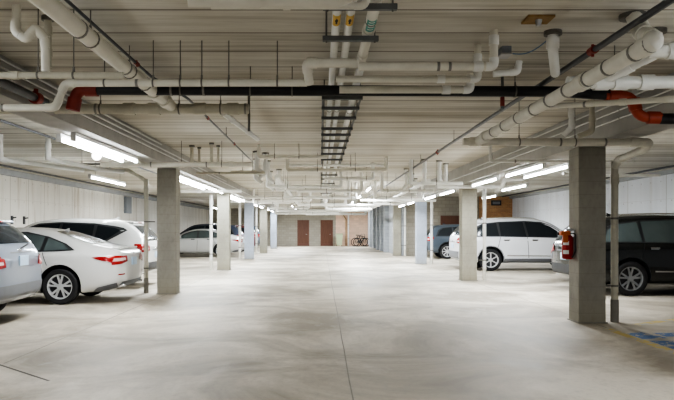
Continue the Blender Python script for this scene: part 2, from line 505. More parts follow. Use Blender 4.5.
# downpipes beside columns
def downpipe(x, y, top, r, label, mat='pipe_dirty', bandz=(.55, 1.6)):
    t = thing('downpipe', (x, y, 0), label, 'pipe')
    obj('pipe', cyl(BM(), (x, y, 0), (x, y, top), r, 14), M[mat], t, True)
    obj('foot_collar', cyl(BM(), (x, y, 0), (x, y, .35), r * 1.12, 14), M['joint_soft'] if mat == 'pipe_dirty' else M['pipe'], t, True)
    for z in bandz:
        b = cyl(BM(), (x, y, z), (x, y, z + .03), r * 1.15, 14)
        s = 1 if x < 0 else -1
        box(b, min(x, x + s * .2), max(x, x + s * .2), y - .01, y + .01, z + .003, z + .027)
        obj('bracket', b, M['rod'], t)
    obj('coupling', cyl(BM(), (x, y, top - .35), (x, y, top - .2), r * 1.2, 14), M[mat], t, True)
    return t
downpipe(4.60, 10.15, 2.50, .055, 'grey vertical downpipe beside the extinguisher column, stained at its foot')
downpipe(4.68, 18.5, 2.62, .05, 'white vertical downpipe right of the second right column', 'pvc')
downpipe(4.62, 26.9, 2.66, .055, 'white downpipe right of the bluish third right column', 'pvc')
downpipe(4.56, 34.8 + .05, 2.6, .05, 'white downpipe right of the fourth right column', 'pvc')
downpipe(-3.93, 14.7, 2.58, .05, 'cream vertical downpipe left of the nearest left column')
downpipe(-3.85, 23.0, 2.66, .06, 'white vertical downpipe left of the second left column', 'pvc')
downpipe(-3.87, 31.4, 2.7, .06, 'white downpipe left of the bluish third left column', 'pvc')
downpipe(-3.85, 39.4, 2.7, .06, 'white downpipe left of the fourth left column', 'pvc')

# ------------------------------------------------------------------ strip lights
def strip_light(x, y0, y1, z, label, group, tubes=1, power=55, lateral=False):
    cx, cy = x, (y0 + y1) / 2
    t = thing('strip_light', (cx, cy, z), label, 'light', group)
    hx = .05 + .05 * (tubes - 1)
    b = box(BM(), x - hx * .75, x + hx * .75, y0, y1, z, z + .055, .008)
    obj('housing', b, M['fixture'], t)
    for k in range(tubes):
        tx = x + (k - (tubes - 1) / 2) * .1
        obj('tube', cyl(BM(), (tx, y0 + .03, z - .03), (tx, y1 - .03, z - .03), .020, 10), M['tube'], t, True)
    for ya in (y0, y1 - .03):
        obj('end_cap', box(BM(), x - hx * .75, x + hx * .75, ya, ya + .03, z - .062, z, .004), M['fixture'], t)
    for yy in (y0 + .4, y1 - .4):
        top = CEIL if abs(x) > 4.5 or abs(x) < 3 else (2.80 if x < 0 else 2.71)
        if top - z > .055:
            obj('hanger', cyl(BM(), (x, yy, z + .05), (x, yy, top), .006, 6), M['rod'], t)
    ld = bpy.data.lights.new('tube_light', 'AREA'); ld.shape = 'RECTANGLE'
    ld.size = .12; ld.size_y = y1 - y0 - .1; ld.energy = power; ld.color = (.96, .98, 1.0) if y0 < 15 else (.88, .94, 1.0)
    lo = bpy.data.objects.new('tube_light', ld); lo.location = (0, 0, -.07)
    link(lo, t)
    return t
POW = 30
LY = [(.5, 2.9), (3.1, 5.5), (9.0, 12.1), (15.3, 17.7), (17.8, 20.2), (20.3, 22.7), (24.4, 26.8), (26.9, 29.3), (33.0, 35.4), (36.4, 38.8), (41, 43.4), (45, 47.4), (50, 52.4)]
near_words = ['over the camera side', 'just out of view', 'over the white sedan']
for i, (a, b) in enumerate(LY):
    lab = ('bright fluorescent strip light under the left beam, over the white sedan tail' if i == 2 else
           'fluorescent strip light under the left beam, in the row receding past the left columns')
    strip_light(-3.42, a, b, 2.735, lab, 'strip lights under the left beam' if i != 2 else None, 1, POW * (.85 if i < 2 else 1 if i < 3 else 1.4))
for a, b in [(8.5, 11.4), (15.0, 17.4), (17.5, 19.9), (24.2, 26.6), (26.7, 29.1), (32.6, 35)]:
    strip_light(-3.66, a + .6, b + .6, 2.735, 'second fluorescent strip beside the left beam row, set on its wall side', 'outer strip lights by the left beam', 1, POW)
RY = [(.6, 3.0), (3.3, 5.7), (11.8, 14.2), (14.9, 17.3), (19.6, 22.0), (22.8, 25.2), (28, 30.4), (31.0, 33.4)]
for i, (a, b) in enumerate(RY):
    lab = 'fluorescent strip light under the right beam, in the row over the parked car tails'
    strip_light(4.08, a, b, 2.63, lab, 'strip lights under the right beam', 1, POW * (.85 if i < 2 else 1.6))
strip_light(4.95, 12.9, 15.7, 2.72, 'bright fluorescent strip hanging outward of the right beam above the black SUV bay', None, 1, POW * 1.5)
strip_light(5.9, 18.5, 21, 2.72, 'fluorescent strip in the right bay above the white SUV', None, 1, POW * 1.5)
strip_light(7.6, 28, 30.4, 2.9, 'far fluorescent strip in the right bay before the brick end wall', None, 1, POW * 2)  # added lamp, puts more light on the brick wall
strip_light(-5.6, 15.8, 18.6, 2.74, 'fluorescent strip in the left bay above the rear white crossover', None, 1, POW)
strip_light(-6.4, 26, 29, 2.74, 'fluorescent strip in the left bay short of the far silver sedan', None, 1, POW)
strip_light(-6.4, 38, 41, 2.74, 'far fluorescent strip in the left bay past the silver sedan', None, 1, POW)
strip_light(2.6, 50.6, 53.0, 3.0, 'last fluorescent strip on the ceiling by the peach far wall', None, 1, POW * 3)  # added lamp, lifts the peach wall
for y in (24, 30, 36.5, 43, 49.5):  # added lamps that brighten floor and ceiling of the far aisle
    strip_light(-1.9 if int(y) % 2 else 1.9, y, y + 2.4, 3.02, 'ceiling fluorescent strip among the pipes at the far end of the aisle', 'strip lights over the far aisle', 1, POW * 5.5)

# round globe lamp in the left bay
t = thing('globe_lamp', (-4.02, 11.7, 2.86), 'small round white lit lamp hanging behind the left strip lights', 'lamp')
b = BM(); bmesh.ops.create_uvsphere(b, u_segments=18, v_segments=12, radius=.085, matrix=Matrix.Translation((-4.02, 11.7, 2.77)))
obj('globe', b, M['bulb'], t, True)
obj('stem', cyl(BM(), (-4.02, 11.7, 2.84), (-4.02, 11.7, CEIL), .012, 8), M['fixture'], t)
obj('canopy', cyl(BM(), (-4.02, 11.7, 3.17), (-4.02, 11.7, CEIL), .06, 14), M['fixture'], t, True)

# ------------------------------------------------------------------ pipes
R_ = lambda a, b, s: [a + i * s for i in range(int((b - a) / s) + 1)]
# T1, T2
pipe('pipe_run', 'thin cream pipe crossing upper left, joined by the trap drain', [(-4.6, 5.12, 2.66), (-1.55, 5.12, 2.66)], .028, 'pipe_dirty',
     hangers=[2.38, 2.66], bands=[.9, 2.2], fittings=[1.05, 2.2])
pipe('pipe_run', 'cream pipe stepping up beside the dull red elbow, then crossing to the centre offset', [(-3.7, 5.95, 2.56), (-2.42, 5.95, 2.56), (-2.36, 6.02, 2.80), (-.12, 6.05, 2.81)], .034, 'pipe',
     hangers=[1.9, 2.35, 2.6, 2.8, 3.05, 3.5], bands=[.8, 2.2])
# trap drain upper left
pipe('trap_drain', 'cream trap drain dropping from the ceiling at upper left', [(-2.37, 5.08, CEIL), (-2.37, 5.06, 2.99), (-2.29, 5.06, 2.93), (-2.22, 5.08, 3.02), (-2.16, 5.10, 2.95), (-2.16, 5.12, 2.69)], .033, 'pipe',
     bend=.06, fittings=[.5])
pipe('vent_stub', 'short brownish stub pipe with dark flange by the trap drain', [(-2.24, 5.35, CEIL), (-2.24, 5.35, 2.78)], .03, 'pipe_dirty', flange=1, fittings=[.12, .3])
# T3
pipe('drain_main', 'thick greyed cast drain crossing left above the strip lights', [(-5.6, 7.85, 2.9), (-.86, 7.85, 2.9)], .062, 'pipe_dirty',
     hangers=[2.95, 3.9, 4.4], bands=[1.6, 2.3, 2.9, 4.7], fittings=[.8, 3.3, 3.6, 4.15, 4.55])
obj_t = pipe('drain_branch', 'white branch pipe angling forward from the thick left drain end', [(-1.18, 7.95, 2.86), (-.88, 9.2, 2.72)], .032, 'pvc', fittings=[.3, .9])
pipe('drain_stub', 'thin upright stub at the right end of the thick left drain', [(-.88, 8.05, CEIL), (-.88, 8.05, 2.66)], .016, 'rod')
# D1
pipe('drain_pipe', 'large cream drain pipe running diagonally down from the upper left corner', [(-1.87, 3.2, 3.0), (-1.79, 7.82, 2.93)], .068, 'pipe',
     bands=[1.75, 2.85, 3.5], fittings=[3.9, 4.3], hangers=[2.0, 3.0])
pipe('sprinkler_line', 'thin dark sprinkler line beside the large left diagonal drain', [(-1.86, 3.2, 3.13), (-1.86, 7.2, 3.13), (-1.62, 7.95, 3.05), (-1.50, 42, 3.0)], .014, 'dark',
     couplings=[3.4, 6.2, 9.0], hangers=[8, 13, 18, 24, 30], bend=.2, coup_mat='red_old')
# T4 black pipe
bt = pipe('black_main', 'large black iron pipe crossing the aisle below the ceiling', [(-2.5, 7.0, 2.95), (2.55, 7.0, 2.93), (3.15, 6.95, 2.88)], .058, 'black', elbows=False,
     hangers=[1.0, 1.75, 2.2, 4.6], bands=[.9, 1.25])
pipe('red_elbow', 'dull red elbow fitting joining the black pipe at left', [(-2.40, 7.0, 2.95), (-2.62, 7.0, 2.95), (-2.66, 7.0, 2.74)], .06, 'red_old', bend=.19, elbows=False, fittings=[.06, .38])
pipe('orange_elbow', 'bright orange red offset elbow on the black pipe at right', [(3.05, 6.95, 2.87), (3.33, 6.93, 2.87), (3.38, 6.92, 2.64), (3.62, 6.9, 2.63)], .055, 'red', bend=.15, elbows=False, fittings=[.10, .38, .68])
pipe('black_branch', 'black pipe leaving the orange elbow toward the right edge', [(3.6, 6.9, 2.62), (7.5, 6.9, 2.62)], .058, 'black', elbows=False, bands=[.2, 1.2])
# left dark pipe with red valve along the beam
pipe('sprinkler_main', 'dark pipe with red coupling running along the left beam in the upper left corner', [(-3.08, 3.5, 2.87), (-3.08, 7.3, 2.87)], .045, 'dark', couplings=[3.55], hangers=[2.2], coup_mat='red_old')
pipe('sprinkler_branch', 'dark sprinkler pipe with red couplings hung in the left bay over the cars', [(-4.35, 5, 2.93), (-4.35, 24, 2.93)], .02, 'dark', couplings=[3.2, 9.3], hangers=[2.5, 6, 10, 15])
pipe('wall_pipe', 'long dark pipe running just below the ceiling along the left wall', [(-8.5, 4, 3.15), (-8.5, 54, 3.15)], .03, 'dark', bands=R_(4, 46, 6), couplings=[9.5], coup_mat='rod')
pipe('wall_pipe', 'long dark pipe running just below the ceiling along the right wall', [(9.5, 4, 3.14), (9.5, 33.9, 3.14)], .03, 'dark', bands=R_(4, 28, 6), couplings=[12.5], coup_mat='rod')
# conduits on beam faces
for i, z in enumerate((3.14, 3.06, 2.98)):
    lab = ['topmost', 'middle', 'lowest'][i]
    pipe('conduit', lab + ' of three silver conduits along the left beam face', [(-3.17, 3.5, z), (-3.17, 13 + 9 * i, z)], .013, 'conduit', bands=[2, 5, 8])
    pipe('conduit', lab + ' of three silver conduits along the right beam face', [(3.92, 3.5, z - .02 - .03 * i), (3.92, 12 + 5 * i, z - .02 - .03 * i)], .013, 'conduit', bands=[2, 5])
# right dark sprinkler lines
pipe('sprinkler_line', 'dark sprinkler line running from the upper right corner toward the far aisle', [(2.37, 3.3, 3.0), (2.37, 40, 3.0)], .024, 'dark',
     couplings=[2.35, 9.8], hangers=[1.0, 3.3, 5.2, 8.2, 12, 14, 17, 22, 28], coup_mat='red_old')
pipe('sprinkler_line', 'thin dark line beside the right sprinkler pipe in the upper right corner', [(2.47, 3.3, 3.05), (2.47, 7.6, 3.05)], .018, 'strut', couplings=[4.15], coup_mat='red_old')
pipe('sprinkler_branch', 'short dark branch with red clamp where the right sprinkler line meets the black pipe', [(2.02, 7.2, 2.78), (2.02, 7.2, 3.15)], .016, 'strut', couplings=[.08], coup_mat='red_old')
# D2 wrapped diagonal
pipe('wrapped_drain', 'banded cream drain running diagonally down from the upper right corner', [(2.55, 5.3, CEIL), (2.50, 5.05, 2.98), (2.34, 4.55, 2.76), (2.12, 8.72, 2.63)], .062, 'pipe_wrap',
     bend=.13, bands=[.95, 1.15, 1.55, 1.9, 2.3, 2.7, 3.1, 3.55, 4.0, 4.4], fittings=[.75, 2.0, 4.75], flange=1, fit_mat='pipe_wrap', band_mat='band')
# transverse white cluster right
pipe('white_drain', 'thick white plastic drain crossing to the right edge below the wrapped drain', [(2.36, 6.2, 2.845), (5.0, 6.2, 2.86)], .062, 'pvc', fittings=[.32, .5, .75, 1.1], hangers=[.45, 1.6], bands=[.2])
pipe('white_branch', 'white wye branch rising right from the thick white drain', [(2.72, 6.15, 2.87), (3.0, 5.75, 3.02), (3.2, 5.5, 3.04), (4.6, 5.5, 3.04)], .045, 'pvc', bend=.12, fittings=[.2, 1.0])
pipe('cream_drain', 'cream drain crossing at the upper right edge above the white drain', [(2.55, 5.05, 2.83), (4.5, 5.05, 2.83)], .05, 'pvc', fittings=[.2, .45], bands=[.6])
pipe('slanted_pipe', 'slim cream pipe slanting under the white drain at right', [(2.5, 7.3, 2.82), (3.4, 6.25, 2.70), (4.6, 6.0, 2.68)], .03, 'pipe', fittings=[.9], bands=[.5])
pipe('ceiling_stub', 'flanged grey stub dropping from the ceiling at the right edge', [(2.95, 5.7, CEIL), (2.95, 5.7, 3.0), (3.15, 5.6, 2.95)], .05, 'pipe', flange=1)
# T5
pipe('drain_main', 'cream drain crossing in front of the extinguisher column top', [(1.92, 8.72, 2.62), (4.42, 8.72, 2.61), (4.46, 8.95, 2.55), (4.60, 10.0, 2.52), (4.60, 10.15, 2.4)], .052, 'pipe', bend=.12,
     fittings=[.14, .3, 2.3], hangers=[.75, 1.5], bands=[1.3, 1.9])
pipe('riser_pipe', 'nearer short white riser above the extinguisher column', [(3.32, 8.6, 3.05), (3.34, 8.62, 2.8), (3.25, 8.68, 2.70)], .035, 'pvc', fittings=[.08, .24])
pipe('riser_pipe', 'greyed riser above the extinguisher column, right of the white riser', [(3.62, 8.65, CEIL), (3.62, 8.65, 2.75), (3.45, 8.7, 2.69)], .035, 'pipe_dirty', fittings=[.3])
pipe('slim_pipe', 'slim white pipe dropping from the drain end and passing under the right beam', [(3.04, 11.6, 3.02), (3.04, 11.6, 2.66), (5.6, 11.6, 2.655)], .026, 'pvc', bend=.08, bands=[.8, 1.8])
pipe('slim_pipe', 'white pipe looping under the right bay lights beside the third fixture', [(4.6, 12.3, 2.5), (5.3, 13.0, 2.52), (6.8, 13.0, 2.52)], .025, 'pvc')
# R2 cross pipe
pipe('cross_pipe', 'white pipe crossing at the top of the second right column', [(3.2, 17.7, 2.60), (4.95, 17.7, 2.60), (5.0, 17.6, 2.78), (5.5, 17.6, 2.80)], .05, 'pvc', bend=.1, fittings=[.3, 1.5])
pipe('cross_pipe', 'white pipe crossing at the top of the third right column', [(1.6, 25.8, 2.58), (4.6, 25.8, 2.58)], .05, 'pvc', fittings=[.6, 2.2])
# C pipes centre long
for i, (lx, r, y1, lb, mt) in enumerate([(.125, .034, 42, 'left long pipe with yellow sticker running down the aisle centre', 'pvc'),
                                     (.225, .034, 42, 'middle long pipe with yellow sticker running down the aisle centre', 'pvc')]):
    t = pipe('long_pipe', lb, [(lx, 4.2, 3.05), (lx, y1, 3.05)], r, mt, fittings=[3.2, 7.3, 14, 20], bands=[1.2, 4.5])
    # sticker wrapped on the underside
    for k, (ya, yb, mm, rr) in enumerate([(4.78, 5.02, 'yellow', 1.03)]):
        b = BM(); vs = []
        for y in (ya, yb):
            vs.append([b.verts.new((lx + math.sin(a) * r * rr, y, 3.05 - math.cos(a) * r * rr)) for a in [(-1.0 + 2.0 * q / 8) for q in range(9)]])
        for q in range(8): b.faces.new((vs[0][q], vs[0][q + 1], vs[1][q + 1], vs[1][q]))
        o = obj('sticker', b, M[mm], t); o['label'] = 'yellow sticker with a dark flame-like mark'
        b = BM(); vs = []
        prof = [(4.84, .05), (4.87, .28), (4.90, .34), (4.93, .16), (4.955, .22), (4.97, .03)]
        for (y, a) in prof:
            vs.append([b.verts.new((lx + math.sin(s * a) * r * 1.05, y, 3.05 - math.cos(s * a) * r * 1.05)) for s in (-1, 0, 1)])
        for p, q in zip(vs[:-1], vs[1:]):
            for k2 in range(2): b.faces.new((p[k2], p[k2 + 1], q[k2 + 1], q[k2]))
        obj('sticker_mark', b, M['ink'], o)
t = pipe('offset_pipe', 'pipe with green sticker at aisle centre turning left into a low offset', [(.385, 4.2, 3.02), (.385, 5.9, 3.02), (.36, 5.93, 2.965), (-.12, 5.93, 2.965), (-.10, 6.05, 2.80)], .042, 'pipe', bend=.075, fittings=[.95, 2.2], bands=[.7], fit_mat='pipe')
b = BM(); vs = []
for y in (4.78, 5.04):
    vs.append([b.verts.new((.385 + math.sin(a) * .0435, y, 3.02 - math.cos(a) * .0435)) for a in [(-.9 + 1.8 * q / 8) for q in range(9)]])
for q in range(8): b.faces.new((vs[0][q], vs[0][q + 1], vs[1][q + 1], vs[1][q]))
st = obj('sticker', b, M['green'], t); st['label'] = 'green sticker with pale printed lines'
b = BM()
for k in range(4):
    ya = 4.81 + k * .055; vs = []
    for y in (ya, ya + .018):
        vs.append([b.verts.new((.385 + math.sin(a) * .0442, y, 3.02 - math.cos(a) * .0442)) for a in [(-.55 + 1.1 * q / 6) for q in range(7)]])
    for q in range(6): b.faces.new((vs[0][q], vs[0][q + 1], vs[1][q + 1], vs[1][q]))
obj('sticker_print', b, M['whitep'], st)
pipe('long_pipe', 'right long cream pipe running down the aisle centre behind the offset', [(.40, 6.3, 3.05), (.40, 42, 3.05)], .042, 'pvc', fittings=[1.4, 5.2, 12], bands=[2.5])
# struts carrying them
def strut(y, z, x0, x1, label, group):
    t = thing('pipe_support', ((x0 + x1) / 2, y, z), label, 'pipe support', group)
    b = box(BM(), x0, x1, y - .022, y + .022, z - .02, z + .02, .004)
    obj('channel', b, M['strut'], t)
    for x in (x0 + .03, x1 - .03):
        obj('hanger_rod', cyl(BM(), (x, y, z - .03), (x, y, CEIL), .007, 6), M['rod'], t)
strut(4.38, 2.945, .02, .52, 'grey strut channel under the sticker pipes at the top edge of the photo', None)
strut(5.11, 2.945, 0.02, .46, 'thick grey strut channel between the stickers and the offset pipe', None)
for y in (7.62, 8.27, 9.0, 9.95, 10.6, 11.35, 12.3, 13.3, 14.4, 15.6, 17, 18.5, 20, 22, 24, 26, 28, 31, 34, 37):
    strut(y, 2.985, 0.02, .50, 'grey strut channel under the long centre pipes beyond the black pipe', 'struts carrying the centre pipes')
for x, wd in ((.035, 'left'), (.485, 'right')):
    tag(obj('support_rail', box(BM(), x - .012, x + .012, 7.6, 15.6, 3.006, 3.03), M['strut']), 'thin grey rail along the %s edge of the centre pipe struts' % wd, 'rail')
# runs to the right centre
pipe('cross_pipe', 'cream pipe ending in a tall white riser right of the aisle centre, nearest of three', [(.34, 5.72, 2.88), (1.53, 5.72, 2.88), (1.53, 5.72, CEIL)], .037, 'pipe', bend=.06, fittings=[1.05, 1.42], bands=[.7, .8], fit_mat='pvc')
pipe('cross_pipe', 'cream pipe ending in a shorter white riser, middle of three right of centre', [(.15, 6.18, 2.875), (1.50, 6.18, 2.875), (1.50, 6.18, CEIL)], .033, 'pipe', bend=.06, fittings=[1.0, 1.55], fit_mat='pvc')
pipe('cross_pipe', 'cream pipe with small upturned end just in front of the black pipe', [(.2, 6.7, 2.885), (1.55, 6.7, 2.885), (1.55, 6.7, 3.05)], .038, 'pipe', bend=.06, fittings=[1.1], fit_mat='pvc')
# crossing at very top
pipe('cross_pipe', 'cream pipe crossing the top edge of the photo under the sticker pipes', [(-.80, 3.95, 2.83), (.1, 3.95, 2.83), (.27, 3.9, 2.88), (.33, 3.9, CEIL)], .032, 'pipe', fittings=[.4, .86], bend=.07)
pipe('cross_pipe', 'second cream pipe just behind the one at the top edge of the photo', [(-.72, 4.3, 2.925), (.30, 4.3, 2.925), (.34, 4.3, CEIL)], .022, 'pipe', bend=.06, fittings=[.5])
# ceiling drop pipe with dark flange, box, cable
pipe('ceiling_drop', 'grey white pipe dropping from a dark flange and sweeping back, right of centre', [(2.06, 5.75, CEIL), (2.07, 5.78, 3.05), (2.28, 6.3, 2.96)], .046, 'pvc', bend=.12, flange=1, elbows=False, fittings=[.1])
t = thing('ceiling_plate', (1.80, 5.4, CEIL), 'square rusty plate on the ceiling with a small sprinkler head', 'plate')
obj('plate', box(BM(), 1.70, 1.92, 5.3, 5.5, CEIL - .02, CEIL, .004), M['rust'], t)
obj('sprinkler_head', cyl(BM(), (1.81, 5.38, CEIL - .07), (1.81, 5.38, CEIL - .02), .02, 10, .03), M['steel'], t)
t = thing('junction_box', (1.78, 6.28, 3.115), 'small grey electrical box beside the tall white riser', 'box')
obj('box_body', box(BM(), 1.735, 1.83, 6.2, 6.36, 3.13, CEIL, .01), M['greybox'], t)
obj('cover', box(BM(), 1.73, 1.835, 6.19, 6.37, 3.115, 3.13, .004), M['steel'], t)
b = BM(); pts = [Vector((1.83 + k * .018, 6.28 - k * .04, 3.15 - .06 * math.sin(PI * k / 12))) for k in range(13)]
tag(obj('cable', ring_sweep(b, pts, .006, 6), M['cable'], None, True), 'thin blue cable sagging from the grey box to the flanged pipe', 'cable')
pipe('short_spout', 'short white elbow pipe just behind the tall white riser', [(1.6, 6.0, 2.88), (1.82, 6.0, 2.9), (1.84, 6.0, 3.0)], .03, 'pvc', bend=.05)

# left bay hangings
pipe('bay_drain', 'white drain dropping in the left bay with a foot bend, beside the far-left frame edge', [(-5.9, 12.0, CEIL), (-5.9, 12.0, 2.74), (-4.95, 13.6, 2.68)], .045, 'pvc', bend=.1, fittings=[.45, .9])
pipe('bay_drain', 'white drain dropping in the left bay, second from the left frame edge', [(-5.06, 12.1, CEIL), (-5.06, 12.1, 2.76), (-4.6, 13.6, 2.70), (-4.3, 14.2, 2.70)], .045, 'pvc', bend=.1, fittings=[.2, .42])
pipe('bay_drain', 'slim cream pipe feeding the nearest left downpipe through a slanted elbow', [(-5.45, 14.7, 2.79), (-4.35, 14.7, 2.78), (-4.0, 14.7, 2.58), (-3.93, 14.7, 2.5)], .04, 'pipe', bend=.1, bands=[.5], hangers=[.7])
pipe('bay_pipe', 'thin dark pipe above the slim cream feed in the left bay', [(-5.5, 14.2, 2.88), (-4.3, 14.2, 2.86)], .018, 'dark', hangers=[.3])
# main cross pipe at L1
pipe('cross_main', 'cream pipe crossing at the top of the nearest left column', [(-4.35, 12.9, 2.725), (-1.35, 12.9, 2.73)], .05, 'pipe', fittings=[.5, 1.6, 2.6], bands=[1.0, 2.1], hangers=[1.6, 2.4])
for i, (x, y, r, z0) in enumerate([(-2.68, 13.6, .035, 2.8), (-2.58, 13.9, .025, 2.85), (-2.2, 13.2, .03, 2.8), (-2.13, 13.6, .025, 2.84)]):
    pipe('pipe_stub', 'short upright ceiling stub pipe above the left cross pipe', [(x, y, CEIL), (x, y, z0)], r, 'pipe_dirty', flange=1, group='stubs above the left cross pipe')
pipe('cross_pipe', 'slim dark-stained pipe just under the left cross pipe', [(-2.7, 14.2, 2.67), (-1.2, 14.2, 2.67)], .022, 'pipe_dirty', bands=[.5])
# L2 cross
pipe('cross_main', 'white pipe crossing at the second left column from the nearest left downpipe', [(-4.6, 21.5, 2.70), (-2.6, 21.5, 2.70)], .05, 'pvc', fittings=[.6])
pipe('cross_main', 'white pipe crossing at the third left column', [(-4.6, 30.0, 2.72), (-1.2, 30.0, 2.72)], .06, 'pvc', fittings=[.8, 2.4])

# clusters of drain verticals in the aisle
def drop(x, y, z0, r=.045, mat='pvc', label='', group=None, jog=.0):
    pts = [(x, y, CEIL), (x, y, z0 + .12), (x + jog, y + .05, z0)] if jog else [(x, y, CEIL), (x, y, z0)]
    return pipe('drop_pipe', label, pts, r, mat, flange=1, fittings=[(CEIL - z0) * .5], group=group)
gL = 'white drop pipes in the left drain cluster'
for x, y, z, r, j in [(-1.42, 14.6, 2.68, .05, .18), (-1.25, 14.9, 2.62, .05, -.15), (-1.33, 16.6, 2.64, .045, .15), (-1.6, 16.2, 2.6, .05, .14),
                      (-1.2, 19.0, 2.66, .05, .12), (-1.5, 19.6, 2.62, .05, .1)]:
    drop(x, y, z, r, 'pvc', 'white drop pipe in the drain cluster left of the aisle centre', gL, j)
gR = 'white drop pipes in the right drain cluster'
for x, y, z, r, j in [(2.62, 16.3, 2.62, .05, .0), (3.05, 16.6, 2.58, .05, .12), (3.35, 17.3, 2.65, .045, .0), (2.5, 18.8, 2.6, .05, -.1),
                      (2.9, 20.5, 2.6, .05, 0), (3.3, 22.5, 2.62, .05, 0)]:
    drop(x, y, z, r, 'pvc', 'white drop pipe in the drain cluster right of the aisle near the second right column', gR, j)
# transverse loops down the aisle
LO = [  # y, z, xa, xb, endA up, endB up, r
 (13.3, 2.92, -1.25, .15, 1, 0, .035), (14.9, 2.80, -.75, 1.52, 1, 1, .038), (15.3, 2.95, -.72, 1.5, 0, 0, .03), (17.2, 2.78, .12, 1.4, 0, 1, .045),
 (18.6, 2.66, -1.5, .6, 1, 1, .045), (19.6, 2.60, -.7, 1.25, 0, 1, .05), (21.0, 2.72, -1.4, .3, 1, 0, .045),
 (22.8, 2.56, -1.2, 1.0, 1, 1, .05), (24.5, 2.62, -.2, 1.35, 0, 1, .05), (26.2, 2.60, -2.4, -.4, 0, 1, .055),
 (28.0, 2.50, -.9, 1.1, 1, 1, .06), (30.5, 2.56, .2, 2.8, 1, 0, .06), (32.5, 2.45, .3, 2.6, 1, 0, .06), (34.0, 2.55, -2.6, -.6, 0, 1, .06),
 (20.0, 2.62, 1.9, 3.5, 1, 0, .05), (23.5, 2.56, 2.0, 3.7, 1, 1, .05), (27.5, 2.52, 2.3, 3.7, 1, 0, .055),
 (16.4, 2.60, 2.3, 3.6, 1, 0, .045), (14.6, 2.72, -2.0, -1.25, 0, 0, .04), (24.0, 2.62, -2.8, -1.2, 0, 1, .05), (28.5, 2.6, -2.9, -1.3, 1, 0, .05),
 (37, 2.5, -2.4, 2.8, 1, 1, .07), (41, 2.45, -2.8, 1.2, 1, 0, .08), (45.5, 2.5, -1.0, 3.2, 0, 1, .08)]
for y, z, xa, xb, ua, ub, r in LO:
    pts = []
    if ua: pts.append((xa, y, min(z + .32, CEIL - .02) if y < 16 else CEIL))
    pts += [(xa, y, z), (xb, y, z)]
    if ub: pts.append((xb, y, min(z + .3, CEIL - .02) if y < 16 else CEIL))
    L = plen(pts)
    side = 'left of' if xb < .3 else ('right of' if xa > 1 else 'across')
    dist = 'nearer' if y < 18 else ('middle' if y < 27 else 'far')
    pipe('loop_pipe', f'white looped drain pipe {side} the aisle centre in the {dist} stretch of ceiling', pts, r, 'pvc' if y > 15 else 'pipe', bend=.1,
         group=f'{dist} looped pipes {side} the aisle centre', hangers=[L * .35, L * .65], fittings=[L * .3, L * .7])
# long ducts/pipes lengthwise in far aisle
pipe('long_pipe', 'white lengthwise pipe under the far ceiling left of the centre pipes', [(-1.1, 16.5, 2.78), (-1.1, 40, 2.62)], .05, 'pvc', fittings=R_(2, 20, 3), hangers=[3, 8, 13, 18])
pipe('long_pipe', 'white lengthwise pipe in the far aisle right of the sprinkler line', [(2.85, 17.0, 2.72), (2.85, 40, 2.55)], .05, 'pvc', fittings=R_(2, 20, 3), hangers=[3, 8, 13, 18])
# pipe on far wall
pipe('wall_riser', 'thin white pipe standing against the far peach wall', [(2.42, 55.3, 0.02), (2.42, 55.3, 2.75), (1.5, 55.2, 2.95)], .06, 'pvc', bands=[.6, 1.8])
pipe('wall_riser', 'thin brown pipe on the far wall beside the white riser', [(2.22, 55.35, 0.02), (2.22, 55.35, 2.3), (1.9, 55.35, 2.75)], .035, 'rust', bands=[1.0])

# ------------------------------------------------------------------ far doors, bin, box, bicycle
def door(n, x0, x1, z1, y, facing=-1):
    t = bpy.data.objects.new('door_%d' % n, None); t.location = ((x0 + x1) / 2, y, 0); link(t); t['kind'] = 'structure'
    b = BM(); w = .07
    box(b, x0 - w, x0, y - .06, y + .02, 0, z1 + w); box(b, x1, x1 + w, y - .06, y + .02, 0, z1 + w); box(b, x0, x1, y - .06, y + .02, z1, z1 + w)
    obj('door_frame', b, M['doorframe'], t)
    b = box(BM(), x0, x1, y - .04, y + .0, .02, z1, .006)
    d = obj('door_leaf', b, M['door'], t)
    b = BM(); cyl(b, (x1 - .1, y - .04, 1.0), (x1 - .1, y - .10, 1.0), .012, 8); cyl(b, (x1 - .1, y - .10, 1.0), (x1 - .22, y - .10, 1.0), .012, 8)
    obj('door_handle', b, M['steel'], d)
    b = box(BM(), x0 + .02, x1 - .02, y - .05, y - .04, .02, .22)
    obj('kick_plate', b, M['doorframe'], d)
door(1, -1.86, -1.00, 2.14, YF)
door(2, .12, 1.02, 2.14, YF)
door(3, 6.6, 7.5, 2.1, YR)

t = thing('wheeled_bin', (1.62, 54.7, 0), 'pale green wheeled bin against the far wall beside the right brown door', 'bin')
b = BM(); r0 = [(-.25, -.25), (.25, -.25), (.25, .25), (-.25, .25)]
lo = [b.verts.new((1.62 + x * .85, 54.7 + yy * .85, .08)) for x, yy in r0]; hi = [b.verts.new((1.62 + x * 1.15, 54.7 + yy * 1.15, 1.0)) for x, yy in r0]
for k in range(4): b.faces.new((lo[k], lo[(k + 1) % 4], hi[(k + 1) % 4], hi[k]))
b.faces.new(lo[::-1]); b.faces.new(hi)
obj('bin_body', b, M['bin'], t)
obj('lid', box(BM(), 1.31, 1.93, 54.37, 55.02, 1.0, 1.07, .02), M['bin'], t)
for x in (1.42, 1.82): obj('wheel', cyl(BM(), (x - .03, 54.93, .09), (x + .03, 54.93, .09), .09, 14), M['rubber'], t)

